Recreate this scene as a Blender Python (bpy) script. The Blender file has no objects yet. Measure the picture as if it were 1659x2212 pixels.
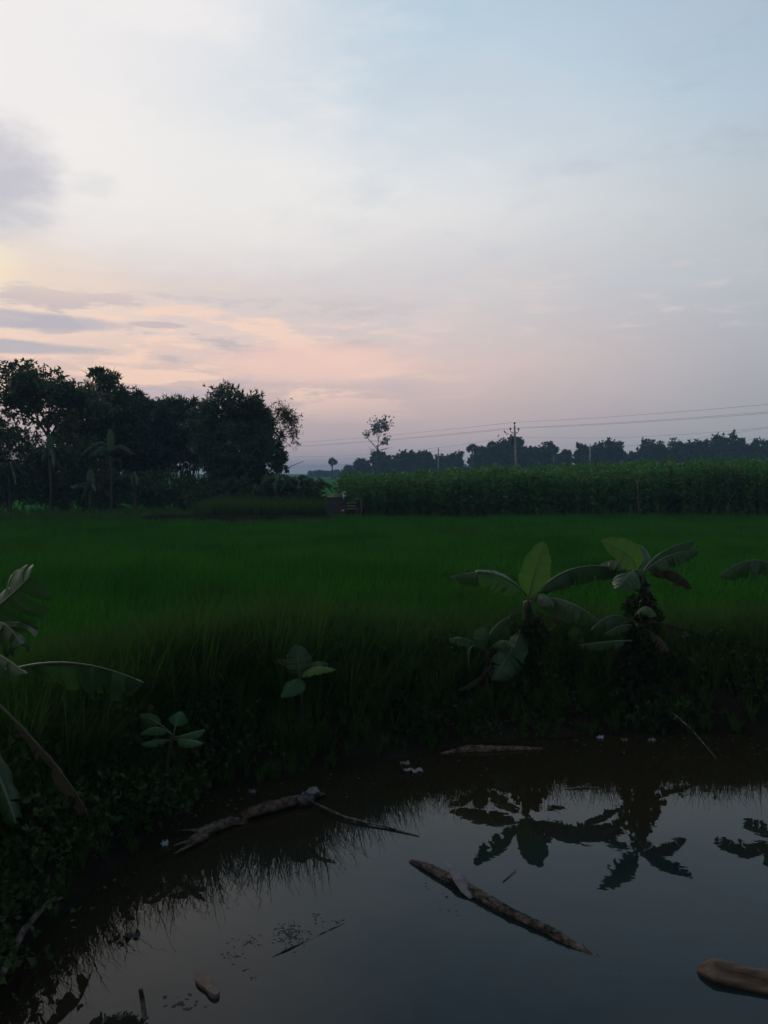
import bpy, math, random
import numpy as np
from mathutils import Vector, Matrix

R = math.radians
scene = bpy.context.scene
C = scene.collection
rng = np.random.default_rng(11)

# ------------------------------------------------------------------ camera
CAM = np.array([0.0, 0.0, 2.3])
F = 773.0                      # focal length in pixels of the 768 x 1024 picture
TILT = math.atan(39.0 / F)     # looking slightly down
cam_data = bpy.data.cameras.new('camera')
cam = bpy.data.objects.new('camera', cam_data)
C.objects.link(cam)
cam.location = CAM
cam.rotation_euler = (R(90) - TILT, 0, 0)
cam_data.sensor_fit = 'VERTICAL'
cam_data.sensor_height = 24.0
cam_data.lens = F * 24.0 / 1024.0
cam_data.clip_start = 0.05
cam_data.clip_end = 6000
scene.camera = cam

# ------------------------------------------------------------------ node helpers
class S:
    """A scalar socket with arithmetic."""
    def __init__(self, nt, sock): self.nt, self.s = nt, sock
    def _op(self, op, b=None, c=None, swap=False):
        n = self.nt.nodes.new('ShaderNodeMath'); n.operation = op
        ins = [self] + ([b] if b is not None else []) + ([c] if c is not None else [])
        if swap: ins[0], ins[1] = ins[1], ins[0]
        for i, v in enumerate(ins):
            if isinstance(v, S): self.nt.links.new(v.s, n.inputs[i])
            else: n.inputs[i].default_value = float(v)
        return S(self.nt, n.outputs[0])
    def __add__(s, b): return s._op('ADD', b)
    __radd__ = __add__
    def __sub__(s, b): return s._op('SUBTRACT', b)
    def __rsub__(s, b): return s._op('SUBTRACT', b, swap=True)
    def __mul__(s, b): return s._op('MULTIPLY', b)
    __rmul__ = __mul__
    def __truediv__(s, b): return s._op('DIVIDE', b)
    def pow(s, b): return s._op('POWER', b)
    def smooth(s, a, b, lo=0.0, hi=1.0):
        n = s.nt.nodes.new('ShaderNodeMapRange'); n.interpolation_type = 'SMOOTHSTEP'
        s.nt.links.new(s.s, n.inputs[0])
        for i, v in zip((1, 2, 3, 4), (a, b, lo, hi)): n.inputs[i].default_value = v
        return S(s.nt, n.outputs[0])
    def lin(s, a, b, lo=0.0, hi=1.0):
        n = s.nt.nodes.new('ShaderNodeMapRange'); n.clamp = True
        s.nt.links.new(s.s, n.inputs[0])
        for i, v in zip((1, 2, 3, 4), (a, b, lo, hi)): n.inputs[i].default_value = v
        return S(s.nt, n.outputs[0])

def srgb(r, g, b):
    def f(c):
        c /= 255.0
        return c / 12.92 if c <= 0.04045 else ((c + 0.055) / 1.055) ** 2.4
    return (f(r), f(g), f(b), 1.0)

def ramp(nt, fac, stops):
    n = nt.nodes.new('ShaderNodeValToRGB')
    e = n.color_ramp.elements
    while len(e) > 1: e.remove(e[-1])
    e[0].position, e[0].color = stops[0]
    for p, c in stops[1:]:
        x = e.new(p); x.color = c
    n.color_ramp.interpolation = 'EASE' if False else 'LINEAR'
    nt.links.new(fac.s, n.inputs[0])
    return n.outputs[0]

def mixc(nt, fac, a, b):
    n = nt.nodes.new('ShaderNodeMix'); n.data_type = 'RGBA'
    for sock, v in ((n.inputs[0], fac), (n.inputs[6], a), (n.inputs[7], b)):
        if isinstance(v, S): nt.links.new(v.s, sock)
        elif isinstance(v, bpy.types.NodeSocket): nt.links.new(v, sock)
        else: sock.default_value = v
    return n.outputs[2]

def noise(nt, vec, scale, detail=4, rough=0.55, dist=0.0):
    n = nt.nodes.new('ShaderNodeTexNoise')
    nt.links.new(vec, n.inputs['Vector'])
    n.inputs['Scale'].default_value = scale; n.inputs['Detail'].default_value = detail
    n.inputs['Roughness'].default_value = rough; n.inputs['Distortion'].default_value = dist
    return S(nt, n.outputs[0])

def combine(nt, x, y, z=0.0):
    n = nt.nodes.new('ShaderNodeCombineXYZ')
    for i, v in enumerate((x, y, z)):
        if isinstance(v, S): nt.links.new(v.s, n.inputs[i])
        else: n.inputs[i].default_value = v
    return n.outputs[0]

# ------------------------------------------------------------------ world: dusk sky
SUN_AZ, SUN_EL = -27.5, 13.0
world = bpy.data.worlds.new('World'); scene.world = world; world.use_nodes = True
nt = world.node_tree; nt.nodes.clear()
wout = nt.nodes.new('ShaderNodeOutputWorld'); bg = nt.nodes.new('ShaderNodeBackground')
nt.links.new(bg.outputs[0], wout.inputs[0])
tc = nt.nodes.new('ShaderNodeTexCoord')
sep = nt.nodes.new('ShaderNodeSeparateXYZ'); nt.links.new(tc.outputs['Generated'], sep.inputs[0])
dx, dy, dz = (S(nt, sep.outputs[i]) for i in range(3))
el = dz._op('ARCSINE') * 57.29578
az = dx._op('ARCTAN2', dy) * 57.29578
sky = nt.nodes.new('ShaderNodeTexSky'); sky.sky_type = 'NISHITA'; sky.sun_disc = False
sky.sun_elevation = R(SUN_EL); sky.sun_rotation = R(SUN_AZ)
sky.dust_density = 2.0
vm = nt.nodes.new('ShaderNodeVectorMath'); vm.operation = 'SCALE'
nt.links.new(sky.outputs[0], vm.inputs[0]); vm.inputs['Scale'].default_value = 0.05
nish = vm.outputs[0]

wv = combine(nt, az / 16.0, el / 7.0)
big = noise(nt, wv, 0.9, 4, 0.55)              # broad veil structure
el2 = el + (big - 0.5) * 3.0
ef = el2.lin(0, 40)
def P(d): return [(max(0.0, e / 40.0), srgb(*c)) for e, c in d]
left = ramp(nt, ef, P([(0, (186, 172, 178)), (4, (206, 184, 182)), (7, (226, 198, 188)), (9.5, (244, 217, 202)),
                       (12, (232, 215, 208)), (15, (229, 220, 216)), (19, (239, 235, 232)), (25, (241, 237, 236)), (31, (238, 235, 237)), (40, (150, 166, 192))]))
cent = ramp(nt, ef, P([(0, (172, 166, 176)), (2, (188, 174, 180)), (5, (208, 187, 186)), (8, (224, 201, 195)),
                       (11, (215, 205, 205)), (14, (217, 212, 214)), (18, (230, 229, 229)), (22, (222, 228, 233)), (26, (203, 218, 229)), (31, (182, 205, 222)), (40, (118, 150, 188))]))
righ = ramp(nt, ef, P([(0, (152, 160, 168)), (4, (166, 167, 174)), (8, (178, 180, 188)), (13, (190, 196, 202)),
                       (18, (192, 201, 208)), (24, (182, 201, 216)), (31, (168, 191, 212)), (40, (104, 136, 176))]))
col = mixc(nt, az.smooth(-30, 4), left, cent)
col = mixc(nt, az.smooth(0, 30), col, righ)

wnoise = {}
def blob(a0, e0, ra, re, warp=0.0, sc=1.0):
    """soft elliptical patch of sky around a direction, its edge broken up by noise"""
    u = (az - a0) / ra; v = (el - e0) / re
    d = u * u + v * v
    if warp:
        key = 1.6 if sc < 2.4 else 3.0
        if key not in wnoise: wnoise[key] = noise(nt, wv, key, 5, 0.6)
        d = d + (wnoise[key] - 0.5) * warp
    return d
# pale bright veil round the sun
diag = (az + 20.0) * 0.45 - (el - 24.0)             # the white veil ends along a slanting line
col = mixc(nt, (diag * -1.0 + (big - 0.5) * 16.0).smooth(-9.0, 5.0) * el.smooth(14, 19) * az.smooth(6, -12) * 0.55, col, srgb(246, 241, 240))
col = mixc(nt, blob(-15, 19, 20, 6).smooth(1.0, 0.0) * 0.45, col, srgb(247, 243, 239))
# warm glow where the hidden sun sits
col = mixc(nt, blob(-29, 13.3, 5.5, 2.6).smooth(1.0, 0.0) * 0.75, col, srgb(255, 243, 205))
col = mixc(nt, blob(-27, 12.0, 13, 4.5).smooth(1.0, 0.0) * 0.45, col, srgb(250, 226, 202))
# lavender cloud bank upper left
col = mixc(nt, blob(-30, 18.8, 9.2, 5.0, 2.4, 1.6).smooth(1.1, 0.12) * 0.93, col, srgb(199, 197, 207))
col = mixc(nt, blob(-31, 28.6, 4.6, 1.8, 1.0, 2.2).smooth(1.0, 0.3) * 0.6, col, srgb(206, 204, 214))
col = mixc(nt, blob(-20.4, 19.0, 2.6, 1.0, 2.4, 3.2).smooth(0.9, -0.2) * 0.4, col, srgb(212, 211, 216))
col = mixc(nt, blob(14, 20.6, 3.0, 0.9, 3.0, 3.2).smooth(0.6, -0.4) * 0.3, col, srgb(183, 193, 202))
# low grey-lavender streaks over the sunset, peach between them
sv = combine(nt, az / 9.5, el / 1.9, 3.7)
st = noise(nt, sv, 1.0, 8, 0.62)
low = el.smooth(3.0, 6.0) * el.smooth(14.0, 10.5) * az.smooth(11, -12)
col = mixc(nt, st.smooth(0.50, 0.59) * low * 0.7, col, srgb(190, 181, 190))
col = mixc(nt, st.smooth(0.48, 0.40) * low * 0.8, col, srgb(255, 219, 198))
col = mixc(nt, blob(-27, 10.1, 10, 0.75, 1.2, 2.6).smooth(0.9, 0.3) * 0.8, col, srgb(189, 185, 195))
col = mixc(nt, blob(-26.5, 8.3, 8.5, 0.6, 1.0, 2.6).smooth(0.9, 0.3) * 0.8, col, srgb(180, 180, 192))
col = mixc(nt, blob(-16.2, 10.3, 2.3, 0.26, 0.5, 3.4).smooth(1.0, 0.4) * 0.7, col, srgb(196, 185, 192))
col = mixc(nt, blob(-5, 8.0, 9, 1.7, 1.3, 1.5).smooth(1.0, 0.1) * 0.8, col, srgb(250, 211, 196))
# thin bright wisps to the right
wn = noise(nt, combine(nt, az / 4.6, el / 0.95, 9.1), 1.0, 7, 0.64)
wm = el.smooth(8.4, 10.6) * el.smooth(15.5, 13.0) * az.smooth(-9, 4) * az.smooth(34, 22)
col = mixc(nt, wn.smooth(0.50, 0.70) * wm * 0.5, col, srgb(229, 213, 209))
col = mixc(nt, noise(nt, combine(nt, az / 9.0, el / 2.4, 5.5), 1.0, 4, 0.6).smooth(0.52, 0.7) * az.smooth(8, 24) * el.smooth(9, 14) * 0.25, col, srgb(168, 178, 188))
# high cirrus veil, combed diagonally
ca = noise(nt, combine(nt, (az + el * 0.8) / 11.0, (el - az * 0.18) / 3.6, 1.7), 1.0, 6, 0.58)
cb = noise(nt, combine(nt, (az - el * 0.5) / 22.0, (el + az * 0.25) / 7.0, 8.3), 1.0, 5, 0.55)
up = el.smooth(11.0, 17.0) * az.smooth(26, 2)
col = mixc(nt, ca.smooth(0.45, 0.70) * up * az.smooth(14, -12) * 0.5, col, srgb(247, 242, 240))
col = mixc(nt, cb.smooth(0.5, 0.72) * el.smooth(14.0, 24.0) * az.smooth(-14, 4) * 0.4, col, srgb(198, 208, 220))
col = mixc(nt, ca.smooth(0.48, 0.30) * el.smooth(9.0, 14.0) * az.smooth(-16, 2) * 0.28, col, srgb(190, 202, 216))
# away from the sunset the veil thins out and plain dusk sky (Nishita) takes over
cosang = dx * math.sin(R(SUN_AZ)) + dy * math.cos(R(SUN_AZ))
veil = cosang.smooth(-0.3, 0.7, 0.36, 1.0) * el.smooth(78, 32, 0.42, 1.0)
col = mixc(nt, veil, nish, col)
nt.links.new(col, bg.inputs[0]); bg.inputs[1].default_value = 1.0
world.cycles.sampling_method = 'MANUAL'; world.cycles.sample_map_resolution = 256

# ------------------------------------------------------------------ the hidden, veiled sun
sd = bpy.data.lights.new('sun', 'SUN'); sun = bpy.data.objects.new('sun', sd); C.objects.link(sun)
sd.energy = 0.35; sd.angle = R(14); sd.color = (1.0, 0.86, 0.72)
sv_ = Vector((math.sin(R(SUN_AZ)) * math.cos(R(SUN_EL)), math.cos(R(SUN_AZ)) * math.cos(R(SUN_EL)), math.sin(R(SUN_EL))))
sun.rotation_euler = (-sv_).to_track_quat('-Z', 'Y').to_euler()

vs = scene.view_settings
vs.view_transform = 'Standard'; vs.look = 'None'; vs.exposure = 0.0; vs.gamma = 1.0; vs.use_curve_mapping = False
scene.render.film_transparent = False
scene.cycles.use_denoising = True
scene.cycles.max_bounces = 4; scene.cycles.diffuse_bounces = 2; scene.cycles.glossy_bounces = 2; scene.cycles.transmission_bounces = 3; scene.cycles.transparent_max_bounces = 8
scene.cycles.volume_bounces = 0
scene.cycles.sample_clamp_indirect = 4.0

# ------------------------------------------------------------------ pixel <-> place
def ray(X, Y):
    cx, cy = (X - 384.0) / F, (512.0 - Y) / F
    ct, st_ = math.cos(TILT), math.sin(TILT)
    return np.array([cx, ct + cy * st_, -st_ + cy * ct])
def at(X, Y, D):
    d = ray(X, Y); return CAM + d * (D / d[1])
def on(X, Y, z):
    d = ray(X, Y); return CAM + d * ((z - CAM[2]) / d[2])
K = 768.0 / 1659.0
def atd(x, y, D): return at(x * K, y * K, D)      # the same in coordinates of the enlarged view

# ------------------------------------------------------------------ mesh helpers
def mesh_np(name, V, Q, mats=None, smooth=False, mi=None):
    """V (n,3), Q list/array of faces"""
    me = bpy.data.meshes.new(name)
    V = np.asarray(V, dtype=np.float32)
    if isinstance(Q, np.ndarray):
        k = Q.shape[1]
        me.vertices.add(len(V)); me.vertices.foreach_set('co', V.ravel())
        me.loops.add(Q.size); me.loops.foreach_set('vertex_index', Q.astype(np.int32).ravel())
        me.polygons.add(len(Q)); me.polygons.foreach_set('loop_start', np.arange(0, Q.size, k, dtype=np.int32))
        me.polygons.foreach_set('loop_total', np.full(len(Q), k, dtype=np.int32))
    else:
        me.from_pydata([tuple(map(float, v)) for v in V], [], Q)
    if smooth: me.polygons.foreach_set('use_smooth', np.ones(len(me.polygons), dtype=bool))
    if mi is not None: me.polygons.foreach_set('material_index', np.asarray(mi, dtype=np.int32))
    me.update(calc_edges=True); me.validate()
    for m in (mats if isinstance(mats, (list, tuple)) else [mats]):
        if m: me.materials.append(m)
    return me

class MB:
    def __init__(self): self.v = []; self.f = []; self.m = []
    def add(self, V, Fs, m=0):
        o = len(self.v); self.v.extend([tuple(map(float, p)) for p in V])
        for q in Fs: self.f.append(tuple(i + o for i in q)); self.m.append(m)
    def tube(self, pts, rad, n=6, cap=True, m=0, jit=0.0, rg=None, squash=None):
        pts = [np.asarray(p, float) for p in pts]
        if not hasattr(rad, '__len__'): rad = [rad] * len(pts)
        V = []
        ref = np.array([0.0, 0.0, 1.0])
        t0 = pts[-1] - pts[0]
        if abs(t0[2]) > 0.8 * np.linalg.norm(t0): ref = np.array([1.0, 0.0, 0.0])
        for i, p in enumerate(pts):
            t = pts[min(i + 1, len(pts) - 1)] - pts[max(i - 1, 0)]
            t = t / (np.linalg.norm(t) + 1e-9)
            s = np.cross(t, ref); s /= (np.linalg.norm(s) + 1e-9); u = np.cross(s, t)
            for k in range(n):
                a = 2 * math.pi * k / n
                r = rad[i] * (1 + (rg.normal() * jit if rg is not None else 0))
                V.append(p + s * math.cos(a) * r + u * math.sin(a) * r * (squash or 1.0))
        Fs = []
        for i in range(len(pts) - 1):
            for k in range(n):
                a, b = i * n + k, i * n + (k + 1) % n
                Fs.append((a, b, b + n, a + n))
        if cap:
            Fs.append(tuple(range(n - 1, -1, -1))); L = (len(pts) - 1) * n
            Fs.append(tuple(L + k for k in range(n)))
        self.add(V, Fs, m)
    def box(self, c, s, rz=0.0, m=0, tilt=0.0):
        c = np.asarray(c, float); h = np.asarray(s, float) / 2
        M = np.array(Matrix.Rotation(rz, 3, 'Z') @ Matrix.Rotation(tilt, 3, 'Y'))
        V = [c + M @ (h * np.array(q)) for q in ((-1,-1,-1),(1,-1,-1),(1,1,-1),(-1,1,-1),(-1,-1,1),(1,-1,1),(1,1,1),(-1,1,1))]
        self.add(V, [(0,3,2,1),(4,5,6,7),(0,1,5,4),(1,2,6,5),(2,3,7,6),(3,0,4,7)], m)
    def build(self, name, mat, parent=None, smooth=False, origin=None):
        V = np.array(self.v)
        if origin is not None: V = V - np.asarray(origin)
        me = mesh_np(name, V, self.f, mat, smooth, self.m)
        return link(name, me, parent)

def link(name, me, parent=None):
    o = bpy.data.objects.new(name, me); C.objects.link(o)
    if parent is not None: o.parent = parent
    return o
def tag(o, label=None, cat=None, group=None, kind=None):
    if label: o['label'] = label
    if cat: o['category'] = cat
    if group: o['group'] = group
    if kind: o['kind'] = kind
    return o
def thing(name, loc, label, cat, group=None):
    o = bpy.data.objects.new(name, None); C.objects.link(o)
    o.location = tuple(map(float, loc)); o.empty_display_size = 0.2
    return tag(o, label, cat, group)

# ------------------------------------------------------------------ materials
def new_mat(name):
    m = bpy.data.materials.new(name); m.use_nodes = True
    n = m.node_tree; n.nodes.clear()
    out = n.nodes.new('ShaderNodeOutputMaterial')
    return m, n, out
def principled(n, col, rough=0.6, spec=0.3):
    p = n.nodes.new('ShaderNodeBsdfPrincipled')
    if isinstance(col, bpy.types.NodeSocket): n.links.new(col, p.inputs['Base Color'])
    else: p.inputs['Base Color'].default_value = col
    p.inputs['Roughness'].default_value = rough
    p.inputs['Specular IOR Level'].default_value = spec
    return p
def pos(n):
    g = n.nodes.new('ShaderNodeNewGeometry'); return g
def c4(r, g, b): return (r, g, b, 1.0)

def leaf_mat(name, a, b, trans=0.3, rough=0.5, spec=0.3, scale=0.6, third=None, third_amt=0.1, per_island=True, wide=None):
    m, n, out = new_mat(name)
    g = pos(n)
    rnd = S(n, g.outputs['Random Per Island'])
    if not per_island:
        rnd = S(n, n.nodes.new('ShaderNodeObjectInfo').outputs['Random'])
    nz = noise(n, g.outputs['Position'], scale, 3)
    f = (rnd * 0.6 + nz.smooth(0.3, 0.7) * 0.5)
    col = mixc(n, f.lin(0.1, 1.0), a, b)
    if wide:      # slow change of the plants' own colour over the field
        wn = noise(n, g.outputs['Position'], wide[0], 3)
        col = mixc(n, wn.smooth(0.45, 0.65) * wide[2], col, wide[1])
    if third: col = mixc(n, rnd.smooth(1 - third_amt, 1 - third_amt + 0.02), col, third)
    p = principled(n, col, rough, spec)
    t = n.nodes.new('ShaderNodeBsdfTranslucent')
    tcol = mixc(n, 0.3, col, c4(0.08, 0.20, 0.015))
    n.links.new(tcol, t.inputs[0])
    mx = n.nodes.new('ShaderNodeMixShader'); mx.inputs[0].default_value = trans
    n.links.new(p.outputs[0], mx.inputs[1]); n.links.new(t.outputs[0], mx.inputs[2])
    n.links.new(mx.outputs[0], out.inputs[0])
    return m

def rough_mat(name, a, b, scale=8.0, rough=0.85, bump=0.4, spec=0.2, stretch=(1, 1, 1), c=None):
    m, n, out = new_mat(name)
    t = n.nodes.new('ShaderNodeTexCoord'); mp = n.nodes.new('ShaderNodeMapping')
    n.links.new(t.outputs['Object'], mp.inputs[0]); mp.inputs['Scale'].default_value = stretch
    nz = noise(n, mp.outputs[0], scale, 7, 0.65)
    col = mixc(n, nz.smooth(0.32, 0.68), a, b)
    if c:
        n2 = noise(n, mp.outputs[0], scale * 0.35, 4, 0.6)
        col = mixc(n, n2.smooth(0.5, 0.62), col, c)
    p = principled(n, col, rough, spec)
    bp = n.nodes.new('ShaderNodeBump'); bp.inputs['Strength'].default_value = bump; bp.inputs['Distance'].default_value = 0.02
    n.links.new(nz.s, bp.inputs['Height']); n.links.new(bp.outputs[0], p.inputs['Normal'])
    n.links.new(p.outputs[0], out.inputs[0])
    return m

M = {}
M['rice'] = leaf_mat('rice_leaf', c4(0.009, 0.075, 0.005), c4(0.038, 0.215, 0.016), 0.30, 0.8, 0.06, 0.35, wide=(0.11, c4(0.040, 0.115, 0.010), 0.5))
M['grass'] = leaf_mat('bank_grass_leaf', c4(0.024, 0.066, 0.014), c4(0.072, 0.142, 0.032), 0.3, 0.9, 0.03, 1.5, third=c4(0.11, 0.11, 0.06), third_amt=0.02)
M['weed'] = leaf_mat('weed_leaf', c4(0.022, 0.046, 0.013), c4(0.060, 0.100, 0.030), 0.25, 0.6, 0.2, 2.5, third=c4(0.05, 0.05, 0.02), third_amt=0.04)
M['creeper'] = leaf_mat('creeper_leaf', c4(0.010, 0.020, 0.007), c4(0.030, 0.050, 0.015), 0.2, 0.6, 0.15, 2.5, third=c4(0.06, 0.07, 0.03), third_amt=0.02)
M['jute'] = leaf_mat('jute_leaf', c4(0.018, 0.085, 0.018), c4(0.080, 0.240, 0.055), 0.35, 0.5, 0.3, 0.5, third=c4(0.20, 0.17, 0.10), third_amt=0.035)
M['jute_stalk'] = rough_mat('jute_stalk', c4(0.05, 0.055, 0.025), c4(0.09, 0.08, 0.04), 3, 0.8, 0.0)
M['bamboo'] = leaf_mat('bamboo_leaf', c4(0.016, 0.034, 0.022), c4(0.085, 0.140, 0.085), 0.28, 0.42, 0.4, 0.55)
M['bamboo_pale'] = leaf_mat('dry_bamboo_leaf', c4(0.10, 0.085, 0.05), c4(0.16, 0.13, 0.08), 0.25, 0.6, 0.2, 0.8)
M['broad'] = leaf_mat('broad_tree_leaf', c4(0.018, 0.036, 0.013), c4(0.075, 0.115, 0.042), 0.28, 0.45, 0.35, 0.55)
M['far'] = leaf_mat('far_tree_leaf', c4(0.018, 0.034, 0.020), c4(0.042, 0.066, 0.034), 0.15, 0.6, 0.2, 0.12)
M['palm'] = leaf_mat('palm_leaf', c4(0.022, 0.040, 0.018), c4(0.04, 0.065, 0.03), 0.15, 0.5, 0.3, 0.3)
M['bark'] = rough_mat('bark', c4(0.035, 0.028, 0.022), c4(0.085, 0.07, 0.055), 5, 0.9, 0.5, stretch=(1, 1, 0.3))
M['culm'] = rough_mat('bamboo_culm', c4(0.04, 0.05, 0.025), c4(0.08, 0.085, 0.045), 2, 0.6, 0.0, 0.4)

def banana_mat(name, a, b, vein, trans, rough, tcol, spec=0.2):
    m, n, out = new_mat(name)
    at_ = n.nodes.new('ShaderNodeAttribute'); at_.attribute_name = 'leafuv'
    sp = n.nodes.new('ShaderNodeSeparateXYZ'); n.links.new(at_.outputs['Vector'], sp.inputs[0])
    u, v = S(n, sp.outputs[0]), S(n, sp.outputs[1])           # along, across (0 midrib .. 1 edge)
    g = pos(n)
    nz = noise(n, g.outputs['Position'], 6.0, 4)
    lines = ((u * 420.0 - v * 26.0)._op('SINE') * 0.5 + 0.5)
    col = mixc(n, nz.smooth(0.3, 0.7), a, b)
    col = mixc(n, lines * 0.28, col, vein)
    edge = noise(n, g.outputs['Position'], 22.0, 3)
    col = mixc(n, (v + (edge - 0.5) * 0.25).smooth(0.94, 1.02) * 0.8, col, c4(0.10, 0.075, 0.035))
    p = principled(n, col, rough, spec)
    bp = n.nodes.new('ShaderNodeBump'); bp.inputs['Strength'].default_value = 0.25; bp.inputs['Distance'].default_value = 0.004
    n.links.new(lines.s, bp.inputs['Height']); n.links.new(bp.outputs[0], p.inputs['Normal'])
    t = n.nodes.new('ShaderNodeBsdfTranslucent')
    n.links.new(mixc(n, nz.smooth(0.2, 0.8), tcol, tuple(x * 0.7 for x in tcol[:3]) + (1,)), t.inputs[0])
    mx = n.nodes.new('ShaderNodeMixShader'); mx.inputs[0].default_value = trans
    n.links.new(p.outputs[0], mx.inputs[1]); n.links.new(t.outputs[0], mx.inputs[2]); n.links.new(mx.outputs[0], out.inputs[0])
    return m
M['ban'] = banana_mat('banana_leaf', c4(0.022, 0.064, 0.026), c4(0.042, 0.098, 0.038), c4(0.065, 0.115, 0.055), 0.25, 0.42, c4(0.05, 0.14, 0.018), 0.28)
M['ban_young'] = banana_mat('young_banana_leaf', c4(0.036, 0.092, 0.026), c4(0.055, 0.125, 0.034), c4(0.09, 0.15, 0.06), 0.45, 0.42, c4(0.10, 0.24, 0.03))
M['ban_mid'] = banana_mat('soft_green_banana_leaf', c4(0.030, 0.105, 0.040), c4(0.050, 0.150, 0.055), c4(0.08, 0.18, 0.08), 0.3, 0.42, c4(0.08, 0.22, 0.03))
M['ban_bright'] = banana_mat('bright_seedling_leaf', c4(0.075, 0.165, 0.030), c4(0.11, 0.215, 0.045), c4(0.14, 0.24, 0.08), 0.4, 0.45, c4(0.16, 0.34, 0.04))
M['ban_dry'] = banana_mat('dry_banana_leaf', c4(0.040, 0.042, 0.026), c4(0.068, 0.064, 0.040), c4(0.05, 0.045, 0.03), 0.2, 0.75, c4(0.12, 0.08, 0.03))
M['midrib'] = rough_mat('banana_midrib', c4(0.075, 0.11, 0.05), c4(0.11, 0.15, 0.07), 6, 0.45, 0.0, 0.4)
M['midrib_dry'] = rough_mat('dry_banana_midrib', c4(0.065, 0.062, 0.04), c4(0.10, 0.095, 0.06), 6, 0.7, 0.0, 0.2)
M['pstem'] = rough_mat('banana_stem', c4(0.025, 0.032, 0.016), c4(0.05, 0.042, 0.024), 5, 0.6, 0.3, 0.3, (1, 1, 0.25))
M['concrete'] = rough_mat('concrete', c4(0.20, 0.20, 0.20), c4(0.28, 0.28, 0.27), 3, 0.9, 0.1)
M['dark_metal'] = rough_mat('dark_metal', c4(0.03, 0.03, 0.035), c4(0.05, 0.045, 0.045), 6, 0.6, 0.0)
M['wire'] = rough_mat('wire', c4(0.06, 0.06, 0.065), c4(0.08, 0.08, 0.085), 2, 0.5, 0.0)
M['driftwood'] = rough_mat('driftwood', c4(0.030, 0.025, 0.020), c4(0.21, 0.18, 0.15), 22, 0.9, 1.0, 0.15, (1, 1, 1), c4(0.024, 0.020, 0.017))
M['deadstem'] = rough_mat('dead_banana_stem', c4(0.045, 0.030, 0.022), c4(0.20, 0.145, 0.105), 26, 0.9, 1.0, 0.15, (1, 1, 1), c4(0.04, 0.028, 0.021))
M['spathe'] = rough_mat('brown_spathe', c4(0.055, 0.038, 0.024), c4(0.15, 0.105, 0.068), 9, 0.65, 0.5, 0.3, (0.5, 3, 3))
M['sole'] = rough_mat('sandal_sole', c4(0.13, 0.082, 0.06), c4(0.21, 0.14, 0.11), 25, 0.7, 0.15, 0.3)
M['sole_heel'] = rough_mat('sandal_heel', c4(0.13, 0.10, 0.085), c4(0.18, 0.14, 0.12), 30, 0.7, 0.1, 0.3)
M['mud'] = rough_mat('mud_scum', c4(0.020, 0.022, 0.022), c4(0.05, 0.052, 0.052), 40, 0.7, 0.6, 0.3)
M['white_scrap'] = rough_mat('white_plastic', c4(0.16, 0.17, 0.16), c4(0.32, 0.33, 0.31), 12, 0.5, 0.1, 0.4)
M['blue_scrap'] = rough_mat('pale_blue_plastic', c4(0.22, 0.34, 0.40), c4(0.38, 0.46, 0.50), 12, 0.45, 0.1, 0.4)
M['black_bag'] = rough_mat('black_plastic', c4(0.010, 0.010, 0.011), c4(0.02, 0.02, 0.022), 15, 0.35, 0.5, 0.5)
M['greystone'] = rough_mat('grey_lump', c4(0.13, 0.13, 0.135), c4(0.22, 0.22, 0.225), 14, 0.8, 0.4)
M['board'] = rough_mat('weathered_board', c4(0.03, 0.027, 0.036), c4(0.062, 0.055, 0.066), 6, 0.85, 0.3, 0.2, (0.3, 1, 3))
M['bamboo_rail'] = rough_mat('pale_bamboo_rail', c4(0.19, 0.19, 0.15), c4(0.30, 0.29, 0.24), 5, 0.6, 0.0, 0.3)
M['cloth'] = rough_mat('white_cloth', c4(0.62, 0.62, 0.64), c4(0.75, 0.75, 0.77), 9, 0.9, 0.1)
M['bare_branch'] = rough_mat('bare_branch', c4(0.24, 0.24, 0.23), c4(0.34, 0.33, 0.32), 3, 0.8, 0.0)

# ground: soil, turning to a grassy plain farther off
m, n, out = new_mat('ground_soil')
g = pos(n)
sp = n.nodes.new('ShaderNodeSeparateXYZ'); n.links.new(g.outputs['Position'], sp.inputs[0])
n1 = noise(n, g.outputs['Position'], 1.3, 7, 0.65); n2 = noise(n, g.outputs['Position'], 0.02, 4); n3 = noise(n, g.outputs['Position'], 0.6, 6, 0.7)
soil = mixc(n, n1.smooth(0.35, 0.65), c4(0.012, 0.010, 0.007), c4(0.026, 0.021, 0.015))
green = mixc(n, n2.smooth(0.35, 0.65), c4(0.03, 0.15, 0.025), c4(0.045, 0.20, 0.035))
green = mixc(n, n3.smooth(0.4, 0.7), green, c4(0.03, 0.12, 0.022))
gc = mixc(n, S(n, sp.outputs[1]).smooth(37, 42), soil, green)
p = principled(n, gc, 1.0, 0.0)
bp = n.nodes.new('ShaderNodeBump'); bp.inputs['Strength'].default_value = 0.6; bp.inputs['Distance'].default_value = 0.06
n.links.new(n1.s, bp.inputs['Height']); n.links.new(bp.outputs[0], p.inputs['Normal']); n.links.new(p.outputs[0], out.inputs[0])
M['ground'] = m

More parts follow.
